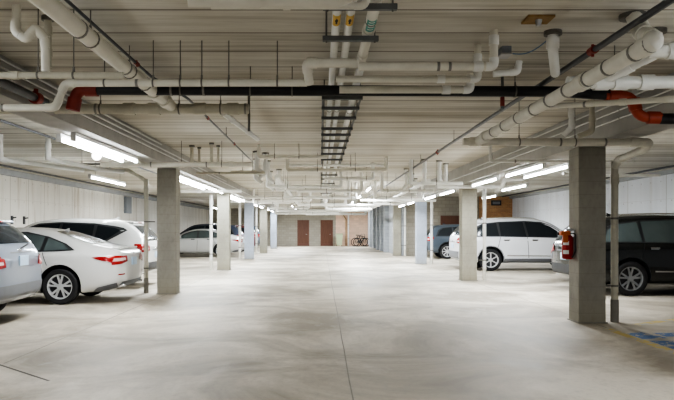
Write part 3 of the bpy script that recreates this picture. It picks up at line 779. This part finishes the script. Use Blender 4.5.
def bicycle(x0, y, label):
    t = thing('bicycle', (x0 + .5, y, 0), label, 'bicycle')
    r = .33
    for cx in (x0 + .33, x0 + 1.05):
        b = BM(); ring = [(cx + math.cos(a) * r, y, r + .02 + math.sin(a) * r) for a in [2 * PI * k / 24 for k in range(25)]]
        w = obj('wheel', ring_sweep(b, ring, .03, 6, False), M['rubber'], t)
        b = BM()
        for k in range(8):
            a = k * PI / 4; cyl(b, (cx, y, r + .02), (cx + math.cos(a) * r, y, r + .02 + math.sin(a) * r), .005, 4)
        obj('spokes', b, M['rod'], w)
    b = BM(); A = (x0 + .33, y, .35); B = (x0 + .52, y, .85); Cc = (x0 + .62, y, .32); D = (x0 + .93, y, .82); E = (x0 + 1.05, y, .35)
    for p, q in ((A, B), (B, Cc), (B, D), (Cc, D), (A, Cc), (D, E)): cyl(b, p, q, .022, 8)
    obj('frame', b, M['trim'], t)
    obj('saddle', box(BM(), x0 + .38, x0 + .66, y - .06, y + .06, .9, .96, .02), M['trim'], t)
    b = BM(); cyl(b, D, (x0 + .9, y, 1.02), .018, 8); cyl(b, (x0 + .88, y - .28, 1.04), (x0 + .88, y + .28, 1.04), .018, 8)
    obj('handlebar', b, M['rod'], t)
bicycle(2.62, 54.6, 'dark bicycle leaning area by the far wall, nearer the white riser')
bicycle(2.78, 54.05, 'dark bicycle parked in front of the other one by the far wall corner')

t = thing('wall_box', (4.05, 37.2, 1.5), 'small white box on the grey wall past the fourth right column', 'box')
obj('box_body', box(BM(), 4.17, 4.25, 36.9, 37.25, 1.25, 1.6, .01), M['fixture'], t)
obj('cover', box(BM(), 4.155, 4.17, 36.92, 37.23, 1.27, 1.58, .005), M['whitep'], t)
t = thing('wall_vent', (9.55, YR - .04, 2.8), 'dark rectangular vent high on the orange brick wall', 'vent')
obj('vent_frame', box(BM(), 9.25, 9.8, YR - .08, YR - .04, 2.72, 3.0, .01), M['trim'], t)
obj('vent_core', box(BM(), 9.33, 9.72, YR - .1, YR - .08, 2.79, 2.93), M['greybox'], t)
t = thing('electrical_panel', (XL + .1, 31.3, 2.3), 'small dark grey panel box high on the left wall', 'box')
obj('panel_body', box(BM(), XL + .003, XL + .12, 30.8, 31.7, 2.2, 3.0, .01), M['greybox'], t)
obj('panel_door', box(BM(), XL + .12, XL + .135, 30.85, 31.65, 2.25, 2.95, .005), M['greybox'], t)
for k, yy in enumerate((19.6, 20.4)):
    t = thing('wall_hook', (XL + .08, yy, 1.65), 'small dark double hook on the left wall above the silver SUV', 'hook', 'hooks on the left wall')
    obj('hook_arm', cyl(BM(), (XL, yy, 1.78), (XL + .14, yy, 1.8), .02, 8), M['trim'], t)
    obj('hook_plate', box(BM(), XL, XL + .03, yy - .06, yy + .06, 1.6, 1.85, .005), M['trim'], t)

# ------------------------------------------------------------------ extinguisher
ex, ey = 3.88, 10.19
t = thing('fire_extinguisher', (ex, ey, 1.0), 'red fire extinguisher with orange top hanging on the nearest right column', 'extinguisher')
def lathe(prof, cx, cy, seg=20):
    b = BM(); rings = []
    for r, z in prof:
        rings.append([b.verts.new((cx + math.cos(2 * PI * k / seg) * r, cy + math.sin(2 * PI * k / seg) * r, z)) for k in range(seg)])
    for p, q in zip(rings[:-1], rings[1:]):
        for k in range(seg): b.faces.new((p[k], p[(k + 1) % seg], q[(k + 1) % seg], q[k]))
    b.faces.new(rings[0][::-1]); b.faces.new(rings[-1]); return b
obj('tank', lathe([(.07, .98), (.085, 1.0), (.088, 1.28), (.075, 1.33), (.03, 1.37)], ex, ey), M['ext_red'], t, True)
for nm, za, zb, rr in (('label_upper', 1.20, 1.26, .0885), ('label_lower', 1.06, 1.12, .0880)):
    b = BM(); vs = [[b.verts.new((ex + math.cos(a) * rr * 1.01, ey + math.sin(a) * rr * 1.01, z)) for a in [PI * (1.12 + .34 * k / 8) for k in range(9)]] for z in (za, zb)]
    for k in range(8): b.faces.new((vs[0][k], vs[0][k + 1], vs[1][k + 1], vs[1][k]))
    obj(nm, b, M['whitep'], t)
b = BM(); box(b, ex - .12, ex + .03, ey - .06, ey + .05, 1.35, 1.42, .02); box(b, ex - .10, ex - .02, ey - .09, ey - .05, 1.24, 1.36, .01)
obj('orange_cover', b, M['ext_orange'], t)
b = BM(); ring_sweep(b, fillet([(ex + .02, ey - .05, 1.38), (ex + .09, ey - .09, 1.38), (ex + .095, ey - .09, 1.1), (ex + .03, ey - .10, 1.0)], .05), .011, 8)
obj('hose', b, M['trim'], t, True)
obj('mount_bracket', box(BM(), ex + .08, ex + .1, ey - .05, ey + .05, 1.1, 1.45, .004), M['steel'], t)
obj('lever', box(BM(), ex - .02, ex + .08, ey - .02, ey + .02, 1.42, 1.46, .008), M['steel'], t)

# ------------------------------------------------------------------ cars
def interp(keys, x, i):
    for a, b in zip(keys[:-1], keys[1:]):
        if x <= b[0]:
            f = (x - a[0]) / (b[0] - a[0]); return a[i] * (1 - f) + b[i] * f
    return keys[-1][i]

def car_body_bm(st):
    """st: list of (x, zb, zs, zt, w, wt)"""
    bm = BM(); rings = []
    for (x, zb, zs, zt, w, wt) in st:
        zm = min(zb + (zs - zb) * .55, .62)
        half = [(0, zb), (.6 * w, zb), (.90 * w, zb + .02), (.975 * w, zb + .12), (w, zm), (.985 * w, zs - .10 * (zs - zm)), (.94 * w, zs + .0)]
        g = zt - zs
        wsx = .93 * w
        half += [(wsx + (wt - wsx) * .30, zs + .34 * g), (wsx + (wt - wsx) * .68, zs + .72 * g), (wt, zt - .10 * g), (wt * .86, zt - .02 * g), (wt * .45, zt), (0, zt + .005)]
        ring = [bm.verts.new((x, y, z)) for y, z in half] + [bm.verts.new((x, -y, z)) for y, z in half[-2:0:-1]]
        rings.append(ring)
    n = len(rings[0])
    for a, b in zip(rings[:-1], rings[1:]):
        for k in range(n): bm.faces.new((a[k], b[k], b[(k + 1) % n], a[(k + 1) % n]))
    # end caps as quads strips
    def cap(r, flip):
        h = n // 2
        for k in range(h):
            q = [r[k], r[k + 1], r[(n - k - 1) % n], r[(n - k) % n]]
            uq = []
            for v in q:
                if v not in uq: uq.append(v)
            if len(uq) >= 3: bm.faces.new(uq if not flip else uq[::-1])
    cap(rings[0], False); cap(rings[-1], True)
    bmesh.ops.recalc_face_normals(bm, faces=bm.faces)
    return bm

def finalize_body(name, bm, mats, arches, arch_r, W):
    me = bpy.data.meshes.new('tmp'); bm.to_mesh(me); bm.free()
    for m in mats: me.materials.append(m)
    o = bpy.data.objects.new('tmp', me); COL.objects.link(o)
    s = o.modifiers.new('s', 'SUBSURF'); s.levels = 2; s.render_levels = 2
    cb = BM()
    for cx in arches:
        for sg in (-1, 1):
            cyl(cb, (cx, sg * (W - .30), arch_r[1]), (cx, sg * (W + .2), arch_r[1]), arch_r[0], 32)
    cme = bpy.data.meshes.new('cut'); cb.normal_update(); bmesh.ops.recalc_face_normals(cb, faces=cb.faces); cb.to_mesh(cme); cb.free()
    cme.materials.append(mats[1])
    co = bpy.data.objects.new('cut', cme); COL.objects.link(co)
    m = o.modifiers.new('b', 'BOOLEAN'); m.operation = 'DIFFERENCE'; m.object = co; m.solver = 'EXACT'
    try: m.material_mode = 'TRANSFER'
    except Exception: pass
    dg = bpy.context.evaluated_depsgraph_get(); dg.update()
    me2 = bpy.data.meshes.new_from_object(o.evaluated_get(dg))
    me2.name = name
    for x in (o, co): bpy.data.objects.remove(x)
    for p in me2.polygons: p.use_smooth = True
    me2.set_sharp_from_angle(angle=math.radians(35))
    return me2

def bvh_of(me):
    return BVHTree.FromPolygons([v.co.copy() for v in me.vertices], [tuple(p.vertices) for p in me.polygons])

def patch(bm, bvh, poly, org, u, v, d, off=.006, cuts=4):
    """poly: 2D pts in plane (org,u,v); project along d onto the body"""
    org, u, v, d = Vector(org), Vector(u).normalized(), Vector(v).normalized(), Vector(d).normalized()
    tmp = BM()
    vs = [tmp.verts.new(org + u * a + v * b) for a, b in poly]
    for tri in tessellate_polygon([[Vector((a, b, 0)) for a, b in poly]]):
        try: tmp.faces.new([vs[i] for i in tri])
        except Exception: pass
    bmesh.ops.subdivide_edges(tmp, edges=tmp.edges, cuts=cuts, use_grid_fill=True)
    bad = []; mp = {}
    for w in tmp.verts:
        hit, nrm, _, _ = bvh.ray_cast(w.co, d)
        if hit is None or abs(nrm.dot(d)) < .10: bad.append(w); continue
        if nrm.dot(d) > 0: nrm = -nrm
        mp[w] = bm.verts.new(hit + nrm * off)
    for f in tmp.faces:
        if all(w in mp for w in f.verts):
            fc = bm.faces.new([mp[w] for w in f.verts])
            fc.normal_update()
            if fc.normal.dot(d) > 0: fc.normal_flip()
    tmp.free(); return bm

def wheel_parts(cx, cy, r, w, sg, root, rim_mat='alloy', spokes=5, dark=True):
    """sg: +1 wheel faces +y"""
    b = BM(); seg = 36
    prof = [(.70, -.46), (.78, -.5), (.93, -.5), (.99, -.42), (1, -.25), (1, .25), (.99, .42), (.93, .5), (.78, .5), (.70, .46)]
    rings = [[b.verts.new((cx + math.cos(2 * PI * k / seg) * r * a, cy + q * w, r + math.sin(2 * PI * k / seg) * r * a)) for k in range(seg)] for a, q in prof]
    n = len(rings)
    for i in range(n - 1):
        for k in range(seg): b.faces.new((rings[i][k], rings[i][(k + 1) % seg], rings[i + 1][(k + 1) % seg], rings[i + 1][k]))
    bmesh.ops.recalc_face_normals(b, faces=b.faces)
    wo = obj('wheel', b, M['rubber'], root, True, offset=(0, 0, 0))
    yo = cy + sg * w * .40
    # rim barrel + backing
    b = BM()
    cyl(b, (cx, cy - sg * .1 * w, r), (cx, cy + sg * .12 * w, r), r * .70, 30)
    obj('brake_backing', b, M['alloy_d'], wo, True, offset=(0, 0, 0))
    b = BM()
    ro, ri = r * .71, r * .64
    A = [[b.verts.new((cx + math.cos(2 * PI * k / seg) * rr, yy, r + math.sin(2 * PI * k / seg) * rr)) for k in range(seg)] for rr, yy in
         ((ro, yo + sg * .01), (ri, yo + sg * .005), (ri * .97, cy + sg * .1 * w))]
    for i in range(2):
        for k in range(seg): b.faces.new((A[i][k], A[i][(k + 1) % seg], A[i + 1][(k + 1) % seg], A[i + 1][k]))
    for s in range(spokes):
        for dlt in ((-.13, .13) if spokes <= 5 else (0,)):
            a0 = 2 * PI * s / spokes + PI / 2 + dlt * .6; a1 = 2 * PI * s / spokes + PI / 2 + dlt * 1.7
            hw0, hw1 = r * .05, r * .055
            def P(a, rr, q, yy): return (cx + math.cos(a) * rr - math.sin(a) * q, yy, r + math.sin(a) * rr + math.cos(a) * q)
            v = [P(a0, r * .12, -hw0, yo - sg * .01), P(a0, r * .12, hw0, yo - sg * .01), P(a1, ri * 1.03, hw1, yo), P(a1, ri * 1.03, -hw1, yo)]
            f = [b.verts.new(q) for q in v]; g = [b.verts.new((q[0], q[1] - sg * .03, q[2])) for q in v]
            b.faces.new(f); b.faces.new(g[::-1])
            for k in range(4): b.faces.new((f[k], g[k], g[(k + 1) % 4], f[(k + 1) % 4]))
    cyl(b, (cx, yo - sg * .04, r), (cx, yo + sg * .006, r), r * .17, 18)
    bmesh.ops.recalc_face_normals(b, faces=b.faces)
    obj('rim', b, M[rim_mat], wo, True, offset=(0, 0, 0))

SEDAN = [(0.0, .42, .80, .92, .70, .58), (.06, .33, .90, 1.02, .84, .66), (.30, .24, .95, 1.08, .905, .68), (.62, .2, .97, 1.13, .925, .64), (1.0, .19, .965, 1.27, .925, .59),
         (1.45, .19, .96, 1.42, .925, .57), (1.95, .19, .95, 1.465, .925, .575), (2.5, .19, .94, 1.455, .925, .58), (2.95, .19, .93, 1.36, .925, .57), (3.3, .19, .92, 1.17, .925, .62),
         (3.6, .19, .90, 1.01, .92, .68), (4.1, .2, .83, .93, .90, .68), (4.55, .22, .73, .82, .86, .64), (4.8, .28, .62, .69, .76, .55), (4.87, .36, .55, .60, .62, .5)]
SUV = [(0.0, .46, .86, .98, .80, .66), (.05, .38, 1.0, 1.16, .90, .70), (.22, .30, 1.04, 1.38, .945, .67), (.45, .27, 1.05, 1.60, .955, .66), (.8, .26, 1.05, 1.675, .96, .67), (1.5, .25, 1.04, 1.70, .96, .68),
       (2.2, .25, 1.03, 1.70, .96, .68), (2.75, .25, 1.02, 1.65, .96, .67), (3.1, .25, 1.01, 1.48, .96, .66), (3.45, .25, 1.0, 1.22, .96, .68), (3.7, .25, .99, 1.10, .95, .72),
       (4.1, .26, .95, 1.04, .93, .72), (4.4, .3, .85, .93, .88, .68), (4.55, .36, .74, .80, .80, .6), (4.62, .42, .66, .70, .68, .5)]
def scaled(st, L, H, W, zt0):
    L0 = st[-1][0]; out = []
    w0 = max(s[4] for s in st); h0 = max(s[3] for s in st)
    for (x, zb, zs, zt, w, wt) in st:
        k = H / h0
        out.append((x * L / L0, zb * (1 if k > 1.2 else 1), zs * k, zt * k, w * W / w0, wt * W / w0))
    return out

def build_car(kind, L, H, W, wr, rear_ax, wheelbase, paint, label, loc, rotz, group=None, glass='glass', spokes=5, rim='alloy',
              rails=False, pointed=False, rwb=1.14, pzo=.79, lower_trim=None, mirror=True, lamps='red', name='car', cat='car', plate=True, antenna=True, chrome_line=False):
    base = SEDAN if kind == 'sedan' else SUV
    st = scaled(base, L, H, W * .5, 0)
    Wh = W * .5; L0 = base[-1][0]; H0 = max(s[3] for s in base); kx, kz = L / L0, H / H0; ky = Wh / max(s[4] for s in base)
    root = thing(name, loc, label, cat, group); root.rotation_euler = (0, 0, rotz)
    axles = (rear_ax, rear_ax + wheelbase)
    me = finalize_body('body', car_body_bm(st), [M[paint], M['trim']], axles, (wr * 1.17, wr + .02), Wh)
    body = bpy.data.objects.new('body', me); link(body, root)
    bv = bvh_of(me)
    Z = (0, 0, 0)
    X, Y, ZZ = Vector((1, 0, 0)), Vector((0, 1, 0)), Vector((0, 0, 1))
    def P(b, poly, mode, sg=1, off=.006, cuts=8):
        if mode == 'side': patch(b, bv, poly, (0, sg * 3, 0), X, ZZ, (0, -sg, 0), off, cuts)
        if mode == 'rear': patch(b, bv, poly, (-3, 0, 0), Y * sg, ZZ, (1, 0, 0), off, cuts)
        if mode == 'front': patch(b, bv, poly, (L + 3, 0, 0), Y * sg, ZZ, (-1, 0, 0), off, cuts)
        if mode == 'top': patch(b, bv, poly, (0, 0, 4), X, Y * sg, (0, 0, -1), off, cuts)
        if mode == 'corner':
            d = Vector((1, -sg * .55, 0)).normalized(); uu = Vector((.55 * sg, 1, 0)).normalized()
            patch(b, bv, poly, Vector((0, sg * Wh, 0)) - d * 3, -uu * 1.0 if False else Vector((-d.y, d.x, 0)) * sg, ZZ, d, off, cuts)
    S = lambda pts: [(x * kx, z * kz) for x, z in pts]
    if kind == 'sedan':
        panes = [[(1.02, 1.03), (1.16, 1.14), (1.46, 1.245), (1.50, 1.015)], [(1.56, 1.015), (1.53, 1.27), (1.9, 1.335), (2.28, 1.335), (2.28, .995)],
                 [(2.36, .99), (2.36, 1.33), (2.70, 1.285), (3.02, 1.16), (3.28, 1.0), (3.28, .965)]]
        outline = [(.90, 1.02), (1.10, 1.145), (1.46, 1.28), (1.9, 1.37), (2.4, 1.37), (2.75, 1.31), (3.08, 1.18), (3.36, 1.0), (3.36, .945), (2.3, .975), (1.2, 1.0)]
    else:
        panes = [[(.50, 1.12), (.62, 1.36), (.80, 1.47), (1.22, 1.53), (1.28, 1.12)], [(1.34, 1.11), (1.30, 1.535), (2.05, 1.565), (2.13, 1.10)],
                 [(2.20, 1.10), (2.12, 1.565), (2.6, 1.53), (2.9, 1.42), (3.28, 1.16), (3.3, 1.08)]]
        outline = [(.42, 1.09), (.56, 1.40), (.78, 1.51), (1.3, 1.57), (2.1, 1.60), (2.65, 1.565), (2.97, 1.44), (3.38, 1.17), (3.4, 1.045), (2.2, 1.075), (1.3, 1.09)]
    if pointed:
        panes[0] = [(.66, 1.40), (.80, 1.455), (1.22, 1.52), (1.28, 1.13), (1.0, 1.16)]
        outline[0:3] = [(1.0, 1.12), (.50, 1.40), (.60, 1.46), (.78, 1.50)]
    for sg in (1, -1):
        b = BM(); P(b, S(outline), 'side', sg, .004); obj('window_surround', b, M['trim'], root, True, offset=Z)
        for pn in panes:
            b = BM(); P(b, S(pn), 'side', sg, .010); obj('side_window', b, M[glass], root, True, offset=Z)
        # doors seams
        if kind == 'sedan': seams = [[(1.5, .98), (1.513, .98), (1.36, .62), (1.55, .30), (1.535, .30), (1.345, .62)], [(2.31, .96), (2.325, .96), (2.36, .28), (2.345, .28)], [(3.33, .95), (3.345, .95), (3.42, .3), (3.405, .3)]]
        else: seams = [[(1.31, 1.08), (1.325, 1.08), (1.24, .75), (1.42, .34), (1.405, .34), (1.225, .75)], [(2.15, 1.07), (2.165, 1.07), (2.2, .33), (2.185, .33)], [(3.36, 1.05), (3.375, 1.05), (3.4, .35), (3.385, .35)]]
        for sm in seams:
            b = BM(); P(b, S(sm), 'side', sg, .004, 5)
            obj('door_seam', b, M['trim'], root, offset=Z)
        # handles
        hz = .90 * kz if kind == 'sedan' else .97 * kz
        for hx in ((1.62, 2.46) if kind == 'sedan' else (1.42, 2.3)):
            b = BM(); P(b, [(hx * kx, hz), (hx * kx + .2, hz + .004), (hx * kx + .2, hz + .03), (hx * kx, hz + .026)], 'side', sg, .022, 2)
            P(b, [(hx * kx + .01, hz - .012), (hx * kx + .19, hz - .012), (hx * kx + .19, hz + .036), (hx * kx + .01, hz + .036)], 'side', sg, .003, 2)
            obj('door_handle', b, M['chrome'] if chrome_line else M['trim_grey'], root, offset=Z)
        if lower_trim:
            x0, x1 = axles[0] + wr * 1.15, axles[1] - wr * 1.15
            b = BM(); P(b, [(x0, .30), (x1, .30), (x1 - .03, .43), (x0 + .03, .43)], 'side', sg, .008); obj('sill_trim', b, M[lower_trim], root, True, offset=Z)
        if chrome_line:
            b = BM(); P(b, [(1.3 * kx, .52), (3.3 * kx, .50), (3.3 * kx, .53), (1.3 * kx, .55)], 'side', sg, .012); obj('chrome_strip', b, M['chrome'], root, True, offset=Z)
        # arch lip
        for ax in axles:
            b = BM()
            for k in range(14):
                a0, a1 = PI * (.02 + .96 * k / 14), PI * (.02 + .96 * (k + 1) / 14)
                ri, ro = wr * 1.175, wr * 1.25
                P(b, [(ax + math.cos(a) * q, wr + .02 + math.sin(a) * q) for a, q in ((a0, ri), (a0, ro), (a1, ro), (a1, ri))], 'side', sg, .005, 1)
            obj('arch_lip', b, M[lower_trim or paint], root, offset=Z)
        # mirror
        if mirror:
            mx = (3.18 if kind == 'sedan' else 3.12) * kx; mz = (1.02 if kind == 'sedan' else 1.16) * kz
            b = box(BM(), mx - .05, mx + .07, min(sg * (Wh * .93), sg * (Wh + .17)), max(sg * (Wh * .93), sg * (Wh + .17)), mz - .05, mz + .10, .035)
            mo = obj('wing_mirror', b, M[paint], root, True, offset=Z)
            b = box(BM(), mx - .062, mx - .048, min(sg * (Wh + .01), sg * (Wh + .155)), max(sg * (Wh + .01), sg * (Wh + .155)), mz - .03, mz + .085, .005)
            obj('mirror_glass', b, M['glass'], mo, offset=Z)
        for ax in axles:
            wheel_parts(ax, sg * (Wh - .125), wr, .225, sg, root, rim, spokes)
        # tail lamps (wrap)
        b = BM()
        if kind == 'sedan':
            P(b, [(.03, .76 * kz), (.20, .79 * kz), (.40, .84 * kz), (.56, .885 * kz), (.40, .90 * kz), (.03, .905 * kz)], 'side', sg, .014)
            P(b, [(Wh * .45, .80 * kz), (Wh * .93, .745 * kz), (Wh * .93, .915 * kz), (Wh * .5, .915 * kz)], 'rear', sg, .012)
        else:
            P(b, [(.03, .88 * kz), (.30, .96 * kz), (.32, 1.07 * kz), (.04, 1.06 * kz)], 'side', sg, .012)
            P(b, [(Wh * .62, .90 * kz), (Wh * .94, .87 * kz), (Wh * .94, 1.06 * kz), (Wh * .66, 1.03 * kz)], 'rear', sg, .012)
        tl = obj('tail_lamp', b, M['red_lamp'], root, True, offset=Z)
        b = BM()
        if kind == 'sedan': P(b, [(Wh * .58, .835 * kz), (Wh * .92, .81 * kz), (Wh * .90, .865 * kz), (Wh * .62, .875 * kz)], 'rear', sg, .018)
        else: P(b, [(Wh * .70, .94 * kz), (Wh * .93, .925 * kz), (Wh * .92, .975 * kz), (Wh * .71, .98 * kz)], 'rear', sg, .017)
        obj('lamp_lens', b, M['white_lamp'], tl, True, offset=Z)
        # headlamp
        b = BM(); P(b, [(Wh * .5, .60 * kz), (Wh * .9, .62 * kz), (Wh * .9, .72 * kz), (Wh * .55, .66 * kz)], 'front', sg, .008, 3)
        obj('headlamp', b, M['white_lamp'], root, True, offset=Z)
        # exhaust
        if sg:
            yy = sg * Wh * .66
            b = box(BM(), .0 if kind == 'sedan' else .1, .2, yy - .08, yy + .08, .325 if kind == 'sedan' else .34, .38 if kind == 'sedan' else .39, .02)
            obj('exhaust_tip', b, M['chrome'], root, True, offset=Z)
        if rails:
            pts = []
            for k in range(9):
                x = (.75 + k * .24) * kx
                h = bv.ray_cast(Vector((x, sg * .60 * ky, 4)), Vector((0, 0, -1)))[0]
                pts.append(Vector((x, sg * .60 * ky, h.z + (.045 if 0 < k < 8 else .0))))
            obj('roof_rail', ring_sweep(BM(), pts, .016, 8), M['chrome'] if rails == 'chrome' else M['trim'], root, True, offset=Z)
    # rear window
    b = BM()
    if kind == 'sedan':
        P(b, [(.64 * kx, -.56 * ky), (1.38 * kx, -.50 * ky), (1.38 * kx, .50 * ky), (.64 * kx, .56 * ky)], 'top', 1, .008)
    else:
        P(b, [(-.70 * ky, rwb * kz), (.70 * ky, rwb * kz), (.60 * ky, 1.52 * kz), (-.60 * ky, 1.52 * kz)], 'rear', 1, .008)
    rw = obj('rear_window', b, M['glass'], root, True, offset=Z)
    if kind != 'sedan':
        hp = bv.ray_cast(Vector((-3, 0, 1.17 * kz)), Vector((1, 0, 0)))[0]
        b = cyl(BM(), (hp.x - .025, -.02, 1.17 * kz), (hp.x + .02, -.38, 1.23 * kz), .012, 6)
        obj('rear_wiper', b, M['trim'], rw, offset=Z)
        hp = bv.ray_cast(Vector((-3, 0, 1.60 * kz)), Vector((1, 0, 0)))[0]
        x1 = hp.x
        b = box(BM(), x1 - .12, x1 + .22, -.58 * ky, .58 * ky, 1.575 * kz, 1.615 * kz, .015)
        sp = obj('roof_spoiler', b, M[paint], root, True, offset=Z)
        obj('brake_light', box(BM(), x1 - .128, x1 - .11, -.17, .17, 1.585 * kz, 1.605 * kz, .003), M['red_lamp'], sp, offset=Z)
        b = BM(); P(b, [(-.80 * Wh, .42), (.80 * Wh, .42), (.86 * Wh, .62 * kz), (-.86 * Wh, .62 * kz)], 'rear', 1, .010)
        obj('bumper_trim', b, M[lower_trim or 'trim'], root, True, offset=Z)
        b = BM(); P(b, [(-.45 * Wh, (pzo - .09) * kz), (.45 * Wh, (pzo - .09) * kz), (.40 * Wh, (pzo + .11) * kz), (-.40 * Wh, (pzo + .11) * kz)], 'rear', 1, .006)
        obj('tailgate_recess', b, M[paint], root, True, offset=Z)
        b = BM(); P(b, [(-.42 * Wh, (pzo + .115) * kz), (.42 * Wh, (pzo + .115) * kz), (.42 * Wh, (pzo + .14) * kz), (-.42 * Wh, (pzo + .14) * kz)], 'rear', 1, .016)
        obj('tailgate_strip', b, M['trim_grey'], root, True, offset=Z)
        pz = pzo * kz
    else:
        b = BM(); P(b, [(-.80 * Wh, .31), (.80 * Wh, .31), (.74 * Wh, .43), (-.74 * Wh, .43)], 'rear', 1, .010)
        P(b, [(.12, .25), (.55, .25), (.45, .33), (.1, .42)], 'side', 1, .010); P(b, [(.12, .25), (.55, .25), (.45, .33), (.1, .42)], 'side', -1, .010)
        obj('bumper_trim', b, M['trim_grey'], root, True, offset=Z)
        hp = bv.ray_cast(Vector((.16, 0, 4)), Vector((0, 0, -1)))[0]
        b = box(BM(), .10, .26, -.60 * ky, .60 * ky, hp.z - .01, hp.z + .025, .01)
        obj('boot_spoiler', b, M[paint], root, True, offset=Z)
        for sg in (1, -1):
            b = BM(); P(b, [(Wh * .62, .56), (Wh * .88, .56), (Wh * .86, .585), (Wh * .64, .585)], 'rear', sg, .012, 2)
            obj('reflector', b, M['red_lamp'], root, offset=Z)
        pz = .79 * kz
    if plate:
        hp = bv.ray_cast(Vector((-3, 0, pz)), Vector((1, 0, 0)))[0]
        b = box(BM(), hp.x - .022, hp.x + .0, -.155, .155, pz - .078, pz + .078, .004)
        po = obj('number_plate', b, M['plate'], root, offset=Z)
        bz = pz + .16 * kz
        hp = bv.ray_cast(Vector((-3, 0, bz)), Vector((1, 0, 0)))[0]
        if hp:
            b = BM(); bmesh.ops.create_uvsphere(b, u_segments=16, v_segments=8, radius=1, matrix=Matrix.Translation((hp.x, 0, bz)) @ Matrix.Diagonal((.015, .075, .03, 1)))
            obj('badge', b, M['chrome'], root, True, offset=Z)
    # windscreen
    b = BM()
    if kind == 'sedan': P(b, [(2.82 * kx, -.52 * ky), (3.52 * kx, -.60 * ky), (3.52 * kx, .60 * ky), (2.82 * kx, .52 * ky)], 'top', 1, .008)
    else: P(b, [(2.78 * kx, -.58 * ky), (3.5 * kx, -.66 * ky), (3.5 * kx, .66 * ky), (2.78 * kx, .58 * ky)], 'top', 1, .008)
    obj('windscreen', b, M['glass'], root, True, offset=Z)
    b = BM(); P(b, [(-Wh * .4, .36), (Wh * .4, .36), (Wh * .42, .55 * kz), (-Wh * .42, .55 * kz)], 'front', 1, .008, 3)
    obj('grille', b, M['trim'], root, offset=Z)
    if antenna:
        ax = (1.35 if kind == 'sedan' else .95) * kx
        hz = bv.ray_cast(Vector((ax, 0, 4)), Vector((0, 0, -1)))[0].z
        b = BM(); A = [b.verts.new(q) for q in ((ax - .02, -.03, hz - .01), (ax - .02, .03, hz - .01), (ax + .2, 0, hz - .01), (ax - .03, 0, hz + .065))]
        for f in ((0, 1, 3), (1, 2, 3), (2, 0, 3), (0, 2, 1)): b.faces.new([A[i] for i in f])
        obj('roof_antenna', b, M[paint], root, offset=Z)
    return root

# left row: rotz=pi puts the tail toward +x; local y is flipped -> centre y given
build_car('suv', 4.55, 1.67, 1.86, .345, .95, 2.70, 'silver_paint', 'silver SUV at the left frame edge showing its tailgate', (-4.62, 10.12, 0), PI + .03, rim='alloy', lower_trim='trim_grey', name='suv', rwb=1.25, pzo=.98)
build_car('sedan', 4.87, 1.49, 1.86, .345, 1.16, 2.85, 'white_paint', 'pearl white sedan with red tail lamps and split-spoke wheel, left foreground', (-3.82, 13.34, 0), PI, glass='glass_l', name='sedan')
build_car('suv', 4.75, 1.72, 1.9, .36, 1.05, 2.80, 'white_paint', 'white crossover behind the pearl white sedan on the left', (-4.22, 16.75, 0), PI, name='crossover', pointed=True)
build_car('sedan', 4.8, 1.47, 1.84, .33, 1.1, 2.8, 'silver_paint2', 'pale silver sedan far down the left side, behind the second left column', (-4.05, 34.5, 0), PI, glass='glass_l', name='sedan', spokes=8)
build_car('suv', 4.65, 1.76, 1.88, .35, 1.0, 2.75, 'dark_paint', 'dark navy SUV beyond the far silver sedan on the left', (-4.4, 37.5, 0), PI, name='suv', lower_trim='trim')
build_car('suv', 4.6, 1.72, 1.85, .35, 1.0, 2.7, 'maroon_paint', 'dark maroon SUV between the third and fourth left columns', (-4.05, 42.2, 0), PI, name='suv')
build_car('suv', 4.65, 1.74, 1.88, .35, 1.0, 2.75, 'slate_paint', 'dark slate SUV parked farthest on the left, short of the last column', (-4.1, 46.0, 0), PI, name='suv')
# right row
build_car('suv', 4.95, 1.78, 1.97, .375, 1.10, 2.95, 'black_paint', 'black SUV at the right frame edge behind the extinguisher column', (5.62, 15.0, 0), 0, glass='glass_l', name='suv', rails='chrome', chrome_line=True, spokes=5, rim='alloy_m')
build_car('sedan', 4.0, 1.46, 1.82, .33, 1.0, 2.55, 'silver_paint', 'silver hatchback tail showing left of the extinguisher column', (6.6, 17.9, 0), 0, name='hatchback')
build_car('suv', 5.12, 1.84, 1.98, .38, 1.12, 3.02, 'white_paint2', 'white large SUV behind the second right column', (4.78, 23.4, 0), 0, name='suv', rails='chrome', chrome_line=True, spokes=6, lower_trim='trim_grey')
build_car('suv', 4.5, 1.70, 1.85, .36, .95, 2.65, 'slate_paint', 'slate blue SUV parked against the bay end wall on the right', (5.2, 32.3, 0), 0, name='suv', spokes=8, lower_trim='trim')

# ------------------------------------------------------------------ world, camera, render look
w = bpy.data.worlds.new('World'); SC.world = w; w.use_nodes = True
bg = w.node_tree.nodes['Background']; bg.inputs[0].default_value = (.92, .95, 1.0, 1); bg.inputs[1].default_value = .4

cam = bpy.data.cameras.new('Camera'); co = bpy.data.objects.new('Camera', cam); COL.objects.link(co)
co.location = (0, 0, 1.45); co.rotation_euler = (PI / 2, 0, 0)
cam.sensor_width = 36; cam.lens = 650 / 674 * 36
cam.shift_x = 17 / 674; cam.shift_y = 29 / 674
cam.clip_end = 200
SC.camera = co
SC.view_settings.view_transform = 'AgX'
SC.view_settings.look = 'AgX - High Contrast'
SC.view_settings.exposure = 0.6
